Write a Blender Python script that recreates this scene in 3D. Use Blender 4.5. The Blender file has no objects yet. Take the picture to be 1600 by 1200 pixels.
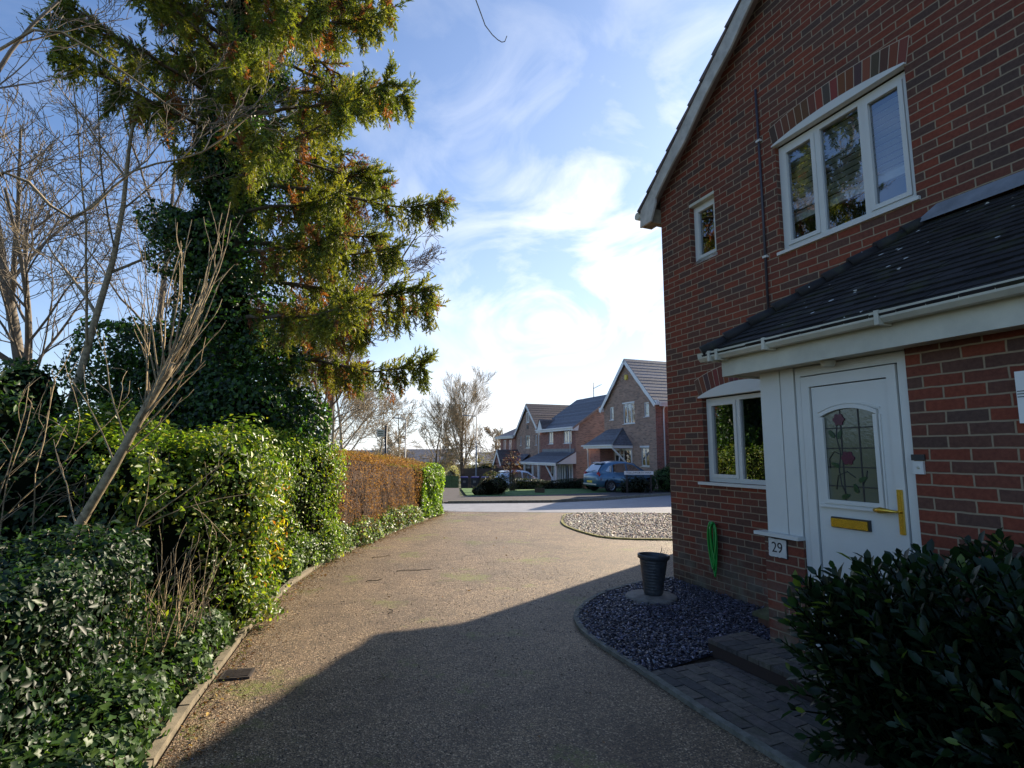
import bpy, bmesh, math, random
import numpy as np
from mathutils import Vector, Matrix, noise as mnoise
random.seed(7); rng = np.random.default_rng(7)
R = math.radians
scene = bpy.context.scene
col = scene.collection

# ------------------------------------------------------------ camera
cam_d = bpy.data.cameras.new('camera'); cam = bpy.data.objects.new('camera', cam_d); col.objects.link(cam)
cam.location = (0, 0, 1.62); cam.rotation_euler = (R(90 + 7.16), 0, 0)
cam_d.sensor_width = 36; cam_d.lens = 860 / 1600 * 36; cam_d.clip_start = .05; cam_d.clip_end = 3000
scene.camera = cam
# ------------------------------------------------------------ light
SUN_AZ, SUN_EL = 40., 28.
sdir = Vector((math.sin(R(SUN_AZ)) * math.cos(R(SUN_EL)), math.cos(R(SUN_AZ)) * math.cos(R(SUN_EL)), math.sin(R(SUN_EL))))
sl = bpy.data.lights.new('sun', 'SUN'); sl.energy = 5.0; sl.angle = R(.5); sl.color = (1, .86, .66)
so = bpy.data.objects.new('sun', sl); so.rotation_euler = sdir.to_track_quat('Z', 'Y').to_euler(); so.location = (20, 20, 30); col.objects.link(so)
scene.view_settings.view_transform = 'Standard'; scene.view_settings.look = 'None'
scene.view_settings.exposure = 1.03; scene.view_settings.gamma = 1

W = bpy.data.worlds.new('World'); scene.world = W; W.use_nodes = True
nt = W.node_tree; nt.nodes.clear()
def wn(t, **k):
    n = nt.nodes.new(t)
    for a, b in k.items(): setattr(n, a, b)
    return n
L = nt.links.new
sky = wn('ShaderNodeTexSky', sky_type='NISHITA', sun_disc=False, sun_elevation=R(SUN_EL), sun_rotation=R(SUN_AZ))
sky.air_density = 1.0; sky.dust_density = .6; sky.ozone_density = 2.2; sky.altitude = 80
tc = wn('ShaderNodeTexCoord')
sep = wn('ShaderNodeSeparateXYZ'); L(tc.outputs['Generated'], sep.inputs[0])
def wmath(op, a, b=None, clamp=False):
    n = wn('ShaderNodeMath', operation=op, use_clamp=clamp)
    for i, v in enumerate((a, b)):
        if v is None: continue
        if isinstance(v, (int, float)): n.inputs[i].default_value = v
        else: L(v, n.inputs[i])
    return n.outputs[0]
# wisps: noise over the direction, compressed towards the horizon as a flat cloud layer is
den = wmath('MAXIMUM', wmath('ADD', sep.outputs[2], .12), .06)
cx = wmath('DIVIDE', sep.outputs[0], den); cy = wmath('DIVIDE', sep.outputs[1], den)
cmb = wn('ShaderNodeCombineXYZ'); L(cx, cmb.inputs[0]); L(wmath('MULTIPLY', cy, .42), cmb.inputs[1])
n1 = wn('ShaderNodeTexNoise'); n1.inputs['Scale'].default_value = 3.1; n1.inputs['Detail'].default_value = 9
n1.inputs['Roughness'].default_value = .56; n1.inputs['Distortion'].default_value = 1.5
mp = wn('ShaderNodeMapping'); mp.inputs['Location'].default_value = (.62, 2.15, 0); L(tc.outputs['Generated'], mp.inputs[0]); mp.inputs['Scale'].default_value = (1.15, .8, 1.9); L(mp.outputs[0], n1.inputs['Vector'])
cr = wn('ShaderNodeValToRGB'); cr.color_ramp.elements[0].position = .44; cr.color_ramp.elements[1].position = .66; L(n1.outputs[0], cr.inputs[0])
# more veil towards the sun and the horizon
dt = wn('ShaderNodeVectorMath', operation='DOT_PRODUCT'); L(tc.outputs['Generated'], dt.inputs[0]); dt.inputs[1].default_value = (math.sin(R(14)) * math.cos(R(15)), math.cos(R(14)) * math.cos(R(15)), math.sin(R(15)))
dpos = wmath('MAXIMUM', dt.outputs['Value'], 0)
near = wmath('POWER', dpos, 20)
dens = wmath('ADD', wmath('MULTIPLY', cr.outputs[0], wmath('ADD', wmath('MULTIPLY', near, .95), .08)), wmath('MULTIPLY', wmath('POWER', dpos, 5), .20))
hz = wmath('MULTIPLY', wmath('POWER', wmath('SUBTRACT', 1, wmath('MAXIMUM', sep.outputs[2], 0)), 6), wmath('ADD', wmath('MULTIPLY', wmath('POWER', dpos, 2), .6), .4))
dens = wmath('ADD', dens, wmath('MULTIPLY', hz, .80), clamp=True)
mix = wn('ShaderNodeMix', data_type='RGBA'); L(dens, mix.inputs[0])
skm = wn('ShaderNodeVectorMath', operation='MULTIPLY'); L(sky.outputs[0], skm.inputs[0]); skm.inputs[1].default_value = (.78, .98, 1.22)
L(skm.outputs[0], mix.inputs[6]); mix.inputs[7].default_value = (8.2, 8.4, 8.7, 1)
bg = wn('ShaderNodeBackground'); bg.inputs['Strength'].default_value = .078; L(mix.outputs[2], bg.inputs[0])
wo = wn('ShaderNodeOutputWorld'); L(bg.outputs[0], wo.inputs[0])

# ------------------------------------------------------------ frames and terrain
A = math.atan((448 - 800) / math.hypot(860, 108))
U = np.array([math.sin(A), math.cos(A)]); V = np.array([math.cos(A), -math.sin(A)])
ROT = math.atan2(-U[1], -U[0])          # house frame: x along the facade towards the camera, y into the house
def ud(u, d): p = U * u + V * d; return float(p[0]), float(p[1])
GY = [15, 20, 27, 31, 33.5, 37, 42, 50, 80, 150, 600, 2000]; GZ = [0, -.12, -.32, -.42, -.50, -.95, -1.25, -1.5, -2.5, -5, -14, -40]
def gz(y): return float(np.interp(y, GY, GZ))

# ------------------------------------------------------------ tags
def tag(o, label=None, cat=None, group=None, kind=None):
    if label: o['label'] = label
    if cat: o['category'] = cat
    if group: o['group'] = group
    if kind: o['kind'] = kind
    return o
def empty(name, loc, rz=0, label=None, cat=None, group=None):
    o = bpy.data.objects.new(name, None); o.empty_display_size = .3; col.objects.link(o)
    o.location = loc; o.rotation_euler = (0, 0, rz); return tag(o, label, cat, group)
def copy_tree(o, parent=None):
    c = o.copy(); col.objects.link(c); c.parent = parent
    for ch in list(o.children): copy_tree(ch, c)
    return c

# ------------------------------------------------------------ materials
def mat(name):
    m = bpy.data.materials.new(name); m.use_nodes = True
    t = m.node_tree; b = t.nodes['Principled BSDF']; return m, t, b
def nd(t, typ, **k):
    n = t.nodes.new(typ)
    for a, b in k.items():
        if a in n.inputs.keys() if hasattr(n.inputs, 'keys') else False: n.inputs[a].default_value = b
        else: setattr(n, a, b)
    return n
def noise_n(t, scale, detail=4, rough=.55, vec=None, dist=0):
    n = t.nodes.new('ShaderNodeTexNoise'); n.inputs['Scale'].default_value = scale; n.inputs['Detail'].default_value = detail
    n.inputs['Roughness'].default_value = rough; n.inputs['Distortion'].default_value = dist
    if vec is not None: t.links.new(vec, n.inputs['Vector'])
    return n
def ramp(t, src, stops, interp='LINEAR'):
    r = t.nodes.new('ShaderNodeValToRGB'); r.color_ramp.interpolation = interp; e = r.color_ramp.elements
    while len(e) < len(stops): e.new(.5)
    for x, (p, c) in zip(e, stops): x.position = p; x.color = (*c, 1) if len(c) == 3 else c
    t.links.new(src, r.inputs[0]); return r
def mixc(t, fac, a, b, mode='MIX'):
    m = t.nodes.new('ShaderNodeMix'); m.data_type = 'RGBA'; m.blend_type = mode
    for i, v in ((0, fac), (6, a), (7, b)):
        if isinstance(v, (int, float)): m.inputs[i].default_value = v
        elif isinstance(v, tuple): m.inputs[i].default_value = (*v, 1)
        else: t.links.new(v, m.inputs[i])
    return m.outputs[2]
def bump(t, b, h, strength=.4, dist=.01):
    n = t.nodes.new('ShaderNodeBump'); n.inputs['Strength'].default_value = strength; n.inputs['Distance'].default_value = dist
    t.links.new(h, n.inputs['Height']); t.links.new(n.outputs[0], b.inputs['Normal']); return n
def objco(t): return t.nodes.new('ShaderNodeTexCoord').outputs['Object']
def geopos(t): return t.nodes.new('ShaderNodeNewGeometry').outputs['Position']

def simple(name, c, rough=.5, var=.12, scale=6, metal=0, bmp=0, spec=None):
    m, t, b = mat(name); co = objco(t)
    n = noise_n(t, scale, 5, .6, co)
    r = ramp(t, n.outputs[0], [(.3, tuple(x * (1 - var) for x in c)), (.7, tuple(min(1, x * (1 + var)) for x in c))])
    t.links.new(r.outputs[0], b.inputs['Base Color']); b.inputs['Roughness'].default_value = rough; b.inputs['Metallic'].default_value = metal
    if spec is not None: b.inputs['Specular IOR Level'].default_value = spec
    if bmp: bump(t, b, noise_n(t, scale * 8, 4, .6, co).outputs[0], bmp, .004)
    return m

def brick_mat(name, stops, mortar, stain=True, fine=True):
    m, t, b = mat(name)
    uv = t.nodes.new('ShaderNodeUVMap').outputs[0]
    # slight waviness of courses
    nz = noise_n(t, 9, 2, .5, uv)
    sub = t.nodes.new('ShaderNodeVectorMath'); sub.operation = 'SUBTRACT'; t.links.new(nz.outputs[1], sub.inputs[0]); sub.inputs[1].default_value = (.5, .5, .5)
    scl = t.nodes.new('ShaderNodeVectorMath'); scl.operation = 'SCALE'; t.links.new(sub.outputs[0], scl.inputs[0]); scl.inputs['Scale'].default_value = .010
    add = t.nodes.new('ShaderNodeVectorMath'); add.operation = 'ADD'; t.links.new(uv, add.inputs[0]); t.links.new(scl.outputs[0], add.inputs[1])
    k = t.nodes.new('ShaderNodeTexBrick'); t.links.new(add.outputs[0], k.inputs['Vector'])
    k.inputs['Scale'].default_value = 1; k.inputs['Brick Width'].default_value = .225; k.inputs['Row Height'].default_value = .075
    k.inputs['Mortar Size'].default_value = .0062; k.inputs['Mortar Smooth'].default_value = .25; k.inputs['Bias'].default_value = 0
    k.inputs['Color1'].default_value = (0, 0, 0, 1); k.inputs['Color2'].default_value = (1, 1, 1, 1); k.inputs['Mortar'].default_value = (.5, .5, .5, 1)
    k.offset = .5
    c = ramp(t, k.outputs[0], stops).outputs[0]
    n2 = noise_n(t, 38, 5, .65, uv); c = mixc(t, .55, c, ramp(t, n2.outputs[0], [(.3, (.55, .55, .55)), (.7, (1.3, 1.3, 1.3))]).outputs[0], 'MULTIPLY')
    n3 = noise_n(t, 1.3, 4, .6, uv); c = mixc(t, .5, c, ramp(t, n3.outputs[0], [(.35, (.72, .72, .74)), (.7, (1.15, 1.12, 1.1))]).outputs[0], 'MULTIPLY')
    mc = mixc(t, noise_n(t, 25, 4, .6, uv).outputs[0], tuple(x * .75 for x in mortar), tuple(min(1, x * 1.2) for x in mortar))
    c = mixc(t, k.outputs[1], c, mc)
    if stain:
        sx = t.nodes.new('ShaderNodeSeparateXYZ'); t.links.new(uv, sx.inputs[0])
        g = t.nodes.new('ShaderNodeMapRange'); g.inputs[1].default_value = .05; g.inputs[2].default_value = .75; g.inputs[3].default_value = 1; g.inputs[4].default_value = 0; t.links.new(sx.outputs[1], g.inputs[0])
        n4 = noise_n(t, 3.1, 5, .65, uv)
        mu = t.nodes.new('ShaderNodeMath'); mu.operation = 'MULTIPLY'; t.links.new(g.outputs[0], mu.inputs[0]); t.links.new(ramp(t, n4.outputs[0], [(.38, (0, 0, 0)), (.6, (1, 1, 1))]).outputs[0], mu.inputs[1])
        mossy = mixc(t, noise_n(t, 7, 3, .5, uv).outputs[0], (.07, .085, .035), (.32, .30, .26))
        mu2 = t.nodes.new('ShaderNodeMath'); mu2.operation = 'MULTIPLY'; t.links.new(mu.outputs[0], mu2.inputs[0]); mu2.inputs[1].default_value = .8
        c = mixc(t, mu2.outputs[0], c, mossy)
    t.links.new(c, b.inputs['Base Color']); b.inputs['Roughness'].default_value = .88; b.inputs['Specular IOR Level'].default_value = .25
    h = t.nodes.new('ShaderNodeMath'); h.operation = 'MULTIPLY_ADD'; t.links.new(k.outputs[1], h.inputs[0]); h.inputs[1].default_value = -1
    sm = t.nodes.new('ShaderNodeMath'); sm.operation = 'MULTIPLY'; t.links.new(n2.outputs[0], sm.inputs[0]); sm.inputs[1].default_value = .35
    t.links.new(sm.outputs[0], h.inputs[2]); bump(t, b, h.outputs[0], .8, .006)
    return m
M = {}
M['brick'] = brick_mat('brickwork', [(.0, (.095, .060, .048)), (.28, (.130, .062, .044)), (.52, (.170, .058, .038)), (.75, (.200, .054, .032)), (1, (.235, .062, .034))], (.31, .235, .155))
M['brick_far'] = brick_mat('hazed_brown_brickwork', [(0, (.26, .175, .14)), (.5, (.42, .265, .20)), (1, (.50, .32, .24))], (.50, .44, .38), stain=False)  # brick tones raised to put distance haze into the colour
M['brick_red'] = brick_mat('red_brickwork', [(0, (.23, .10, .085)), (.5, (.35, .14, .11)), (1, (.42, .18, .14))], (.48, .40, .35), stain=False)
M['white'] = simple('white_upvc', (.64, .63, .58), .32, .04, 2.5)
M['white_far'] = simple('haze_lifted_white', (.80, .80, .80), .4, .05, 3)  # kept brighter than the near white, distance haze painted in
M['cream'] = simple('weathered_white_paint', (.54, .52, .42), .55, .16, 3.5, bmp=.1)
M['barge'] = simple('weathered_bargeboard', (.50, .47, .42), .7, .25, 7, bmp=.3)
M['soffit'] = simple('brown_soffit', (.30, .22, .18), .7, .2, 5)
M['gap'] = simple('dark_gap', (.012, .013, .016), .6)
M['brass'] = simple('polished_brass', (.78, .50, .08), .24, .08, 9, metal=.85)
M['lead'] = simple('lead_flashing', (.20, .21, .23), .55, .25, 6, bmp=.3)
M['cable'] = simple('dark_cable', (.05, .045, .055), .5)
M['black'] = simple('black_plastic', (.02, .021, .023), .45, .2)
M['pot'] = simple('charcoal_pot', (.045, .05, .056), .42, .3, 14, bmp=.3)
M['stone'] = simple('weathered_stone', (.20, .18, .16), .9, .35, 9, bmp=.5)
M['moss_stone'] = simple('mossy_stone', (.10, .10, .05), .95, .45, 9, bmp=.5)
M['terra'] = simple('rusty_tile', (.14, .065, .04), .85, .35, 12, bmp=.4)
M['hose'] = simple('green_rubber', (.015, .30, .045), .35, .15, 20)
M['bark'] = simple('bark', (.10, .075, .05), .95, .4, 14, bmp=.6)
M['bark_pale'] = simple('pale_bark', (.31, .24, .145), .92, .5, 22, bmp=1.0)
M['bark_grey'] = simple('grey_twigs', (.19, .16, .125), .95, .3, 6)
M['twig_dark'] = simple('dark_twigs', (.07, .055, .045), .95, .3, 6)
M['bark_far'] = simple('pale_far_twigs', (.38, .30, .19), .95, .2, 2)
M['core'] = simple('twiggy_shade', (.006, .008, .004), .98, .5, 9, spec=0)  # near-black: the shade inside foliage is put into this colour
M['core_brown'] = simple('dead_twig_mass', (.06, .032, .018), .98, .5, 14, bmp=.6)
M['metal'] = simple('galvanised_metal', (.22, .23, .24), .5, .2, 8, metal=.3)
M['timber'] = simple('weathered_timber', (.21, .175, .12), .85, .35, 11, bmp=.5)
M['tarnish'] = simple('iron_grate', (.05, .04, .035), .7, .4, 20, metal=.3, bmp=.3)
M['plaque'] = simple('chipped_enamel', (.62, .60, .55), .45, .12, 22)
M['ink'] = simple('black_lettering', (.012, .012, .014), .5)
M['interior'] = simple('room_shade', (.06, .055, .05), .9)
M['blind'] = simple('pale_blind', (.78, .77, .72), .7, .06, 3)
M['rubber'] = simple('tyre_rubber', (.022, .022, .024), .8)
M['bin'] = simple('bin_plastic', (.03, .032, .036), .5)
M['bin_lid'] = simple('purple_lid', (.10, .06, .20), .45)
M['fence_green'] = simple('algae_fence', (.09, .14, .05), .9, .3, 6)
M['fence_brown'] = simple('brown_fence', (.10, .07, .055), .9, .3, 6)
M['plum'] = simple('plum_glass', (.075, .008, .028), .3, .3, 60)
M['leafglass'] = simple('green_glass', (.015, .05, .018), .3, .3, 60)
M['lamp_red'] = simple('red_lens', (.45, .015, .015), .2)
M['plate_y'] = simple('yellow_plate', (.75, .55, .06), .4, .03)
M['silver'] = simple('silver_wheel', (.55, .56, .58), .3, .05, 9, metal=.7)
M['solder'] = simple('lead_came', (.02, .02, .022), .5)

def paint(name, c, rough=.22):
    m, t, b = mat(name); b.inputs['Base Color'].default_value = (*c, 1); b.inputs['Roughness'].default_value = rough
    b.inputs['Metallic'].default_value = .35; b.inputs['Coat Weight'].default_value = .6; b.inputs['Coat Roughness'].default_value = .06
    n = noise_n(t, 3, 3, .5, objco(t)); t.links.new(ramp(t, n.outputs[0], [(.3, tuple(x * .85 for x in c)), (.7, tuple(x * 1.1 for x in c))]).outputs[0], b.inputs['Base Color']); return m
M['car_blue'] = paint('slate_blue_paint', (.085, .19, .31)); M['car_white'] = paint('white_paint', (.62, .65, .70))

def glass_mat(name, tint, minr=.10, rough=.01, wav=.0):
    m, t, b = mat(name); t.nodes.remove(b)
    out = [n for n in t.nodes if n.type == 'OUTPUT_MATERIAL'][0]
    fr = t.nodes.new('ShaderNodeFresnel'); fr.inputs[0].default_value = 1.65
    mr = t.nodes.new('ShaderNodeMapRange'); mr.inputs[1].default_value = 0; mr.inputs[2].default_value = .75; mr.inputs[3].default_value = minr; mr.inputs[4].default_value = 1.0; t.links.new(fr.outputs[0], mr.inputs[0])
    tr = t.nodes.new('ShaderNodeBsdfTransparent'); tr.inputs[0].default_value = (*tint, 1)
    gl = t.nodes.new('ShaderNodeBsdfGlossy'); gl.inputs['Roughness'].default_value = rough; gl.inputs[0].default_value = (.92, .95, 1, 1)
    if wav:
        bp = t.nodes.new('ShaderNodeBump'); bp.inputs['Strength'].default_value = wav; bp.inputs['Distance'].default_value = .01
        t.links.new(noise_n(t, 3.0 if wav < .2 else 60, 2, .5, objco(t)).outputs[0], bp.inputs['Height']); t.links.new(bp.outputs[0], gl.inputs['Normal'])
    mx = t.nodes.new('ShaderNodeMixShader'); t.links.new(mr.outputs[0], mx.inputs[0]); t.links.new(tr.outputs[0], mx.inputs[1]); t.links.new(gl.outputs[0], mx.inputs[2]); t.links.new(mx.outputs[0], out.inputs[0]); return m
M['glass'] = glass_mat('window_glass', (.80, .85, .85), .20, .012, .05)
M['car_glass'] = glass_mat('tinted_car_glass', (.12, .15, .18), .38, .03)
def frosted():
    m, t, b = mat('frosted_glass'); co = objco(t)
    n = noise_n(t, 45, 3, .6, co); b.inputs['Roughness'].default_value = .10; b.inputs['Base Color'].default_value = (.12, .125, .09, 1); b.inputs['Specular IOR Level'].default_value = .9  # lighter greenish base paints in the hedge's reflection
    bump(t, b, n.outputs[0], .35, .004); return m
M['frosted'] = frosted()

def tile_mat(name, c, lichen=0.0, moss=.0):
    m, t, b = mat(name); co = objco(t)
    n = noise_n(t, 9, 5, .65, co); c1 = ramp(t, n.outputs[0], [(.3, tuple(x * .6 for x in c)), (.7, tuple(x * 1.35 for x in c))]).outputs[0]
    at = t.nodes.new('ShaderNodeAttribute'); at.attribute_name = 'Col'
    c1 = mixc(t, 1.0, c1, at.outputs[0], 'MULTIPLY')
    if moss:
        n2 = noise_n(t, 4, 5, .7, co); c1 = mixc(t, ramp(t, n2.outputs[0], [(.52, (0, 0, 0)), (.68, (moss, moss, moss))]).outputs[0], c1, (.045, .05, .018))
    if lichen:
        v = t.nodes.new('ShaderNodeTexVoronoi'); v.inputs['Scale'].default_value = 7.5; v.inputs['Randomness'].default_value = 1; t.links.new(co, v.inputs['Vector'])
        n3 = noise_n(t, 2.2, 3, .6, co)
        th = t.nodes.new('ShaderNodeMath'); th.operation = 'LESS_THAN'; t.links.new(v.outputs['Distance'], th.inputs[0])
        sz = t.nodes.new('ShaderNodeMapRange'); sz.inputs[1].default_value = .38; sz.inputs[2].default_value = .66; sz.inputs[3].default_value = 0; sz.inputs[4].default_value = .19; t.links.new(n3.outputs[0], sz.inputs[0]); t.links.new(sz.outputs[0], th.inputs[1])
        c1 = mixc(t, th.outputs[0], c1, (.58, .58, .54))
    t.links.new(c1, b.inputs['Base Color']); b.inputs['Roughness'].default_value = .72; b.inputs['Specular IOR Level'].default_value = .4
    bump(t, b, noise_n(t, 60, 4, .6, co).outputs[0], .35, .005); return m
M['tile_porch'] = tile_mat('dark_plain_tiles', (.020, .018, .019), lichen=1, moss=.6)
M['tile'] = tile_mat('brown_roof_tiles', (.13, .10, .095), 0, .3)
M['tile_grey'] = tile_mat('grey_roof_tiles', (.14, .145, .17), 0, .2)

def asphalt():
    m, t, b = mat('chipped_asphalt'); p = geopos(t)
    v = t.nodes.new('ShaderNodeTexVoronoi'); v.inputs['Scale'].default_value = 120; t.links.new(p, v.inputs['Vector'])
    sx = t.nodes.new('ShaderNodeSeparateColor'); t.links.new(v.outputs['Color'], sx.inputs[0])
    c = ramp(t, sx.outputs[0], [(0, (.028, .019, .012)), (.35, (.105, .072, .042)), (.65, (.185, .130, .074)), (.88, (.30, .218, .135)), (1, (.60, .48, .33))]).outputs[0]
    n = noise_n(t, .55, 5, .6, p); c = mixc(t, .75, c, ramp(t, n.outputs[0], [(.3, (.66, .60, .55)), (.7, (1.32, 1.22, 1.10))]).outputs[0], 'MULTIPLY')
    # worn mossy patches and the reddish litter along the kerb
    n2 = noise_n(t, .9, 6, .7, p); n3 = noise_n(t, 30, 3, .6, p)
    mm = t.nodes.new('ShaderNodeMath'); mm.operation = 'MULTIPLY'
    t.links.new(ramp(t, n2.outputs[0], [(.56, (0, 0, 0)), (.64, (1, 1, 1))]).outputs[0], mm.inputs[0]); t.links.new(ramp(t, n3.outputs[0], [(.38, (0, 0, 0)), (.52, (.9, .9, .9))]).outputs[0], mm.inputs[1])
    c = mixc(t, mm.outputs[0], c, (.16, .175, .025))
    st2 = noise_n(t, 2.3, 5, .65, p, .6); c = mixc(t, .8, c, ramp(t, st2.outputs[0], [(.34, (.60, .56, .54)), (.52, (1, 1, 1)), (.75, (1.12, 1.10, 1.05))]).outputs[0], 'MULTIPLY')
    t.links.new(c, b.inputs['Base Color']); b.inputs['Roughness'].default_value = .58; b.inputs['Specular IOR Level'].default_value = .5
    h = mixc(t, .5, v.outputs['Distance'], noise_n(t, 160, 3, .6, p).outputs[0]); bump(t, b, h, 1.0, .012); return m
M['drive'] = asphalt()
def ground_mat(name, c1, c2, scale, rough=.9, bm=.4, dist=.01, det=6, spec=.3):
    m, t, b = mat(name); p = geopos(t); n = noise_n(t, scale, det, .68, p)
    n2 = noise_n(t, scale * .06, 3, .5, p)
    c = ramp(t, n.outputs[0], [(.3, c1), (.7, c2)]).outputs[0]; c = mixc(t, .6, c, ramp(t, n2.outputs[0], [(.3, (.7, .7, .7)), (.7, (1.2, 1.2, 1.2))]).outputs[0], 'MULTIPLY')
    t.links.new(c, b.inputs['Base Color']); b.inputs['Roughness'].default_value = rough; b.inputs['Specular IOR Level'].default_value = spec; bump(t, b, n.outputs[0], bm, dist); return m
M['road'] = ground_mat('road_asphalt', (.19, .19, .205), (.31, .31, .33), 60, rough=.55, spec=.6)
M['pavement'] = ground_mat('pavement_asphalt', (.055, .048, .05), (.10, .09, .09), 40)
M['soil'] = ground_mat('leafy_soil', (.020, .013, .008), (.07, .045, .025), 18, bm=.8, dist=.03)
M['grass'] = ground_mat('lawn_grass', (.06, .12, .035), (.11, .21, .06), 26, bm=1, dist=.03)
M['rough_grass'] = ground_mat('rough_grass', (.03, .045, .018), (.08, .09, .035), 3, bm=.6, dist=.05)
M['gravel_base'] = ground_mat('gravel_bed', (.10, .09, .08), (.38, .35, .31), 45, bm=1, dist=.02)
M['slate_base'] = ground_mat('slate_bed', (.012, .012, .018), (.035, .035, .05), 40, bm=1, dist=.02)
M['kerb'] = ground_mat('concrete_kerb', (.10, .10, .08), (.24, .23, .19), 14)
M['kerb_moss'] = ground_mat('mossy_kerb', (.13, .14, .03), (.30, .27, .12), 9)
def paver_mat():
    m, t, b = mat('worn_pavers'); p = geopos(t); at = t.nodes.new('ShaderNodeAttribute'); at.attribute_name = 'Col'
    n = noise_n(t, 30, 5, .65, p); c = mixc(t, 1, at.outputs[0], ramp(t, n.outputs[0], [(.3, (.6, .6, .6)), (.7, (1.3, 1.3, 1.3))]).outputs[0], 'MULTIPLY')
    n2 = noise_n(t, 4, 5, .7, p); c = mixc(t, ramp(t, n2.outputs[0], [(.5, (0, 0, 0)), (.7, (.6, .6, .6))]).outputs[0], c, (.05, .055, .025))
    t.links.new(c, b.inputs['Base Color']); b.inputs['Roughness'].default_value = .9; bump(t, b, n.outputs[0], .5, .006); return m
M['paver'] = paver_mat()
def attr_mat(name, rough=.5, trans=0., spec=.5, mult=1.0):
    m, t, b = mat(name); at = t.nodes.new('ShaderNodeAttribute'); at.attribute_name = 'Col'
    t.links.new(at.outputs[0], b.inputs['Base Color']); b.inputs['Roughness'].default_value = rough; b.inputs['Specular IOR Level'].default_value = spec
    if trans:
        out = [n for n in t.nodes if n.type == 'OUTPUT_MATERIAL'][0]; tl = t.nodes.new('ShaderNodeBsdfTranslucent')
        cc = mixc(t, 1, at.outputs[0], (2.3, 2.4, .9), 'MULTIPLY'); t.links.new(cc, tl.inputs[0])
        mx = t.nodes.new('ShaderNodeMixShader'); mx.inputs[0].default_value = trans; t.links.new(b.outputs[0], mx.inputs[1]); t.links.new(tl.outputs[0], mx.inputs[2]); t.links.new(mx.outputs[0], out.inputs[0])
    return m
M['leaf'] = attr_mat('glossy_leaves', .40, .36, .5)
M['leaf_dull'] = attr_mat('dull_leaves', .46, .3, .4)
M['leaf_matt'] = attr_mat('matt_leaves', .6, .35, .3)
M['needle'] = attr_mat('spruce_needles', .55, .30, .4)
M['colbrick'] = attr_mat('arch_bricks', .88, 0, .25)
M['slate'] = attr_mat('slate_chips', .38, 0, .6)
M['pebble'] = attr_mat('pebbles', .8, 0, .3)
M['litter'] = attr_mat('dead_leaves', .7, .2, .3)

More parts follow.
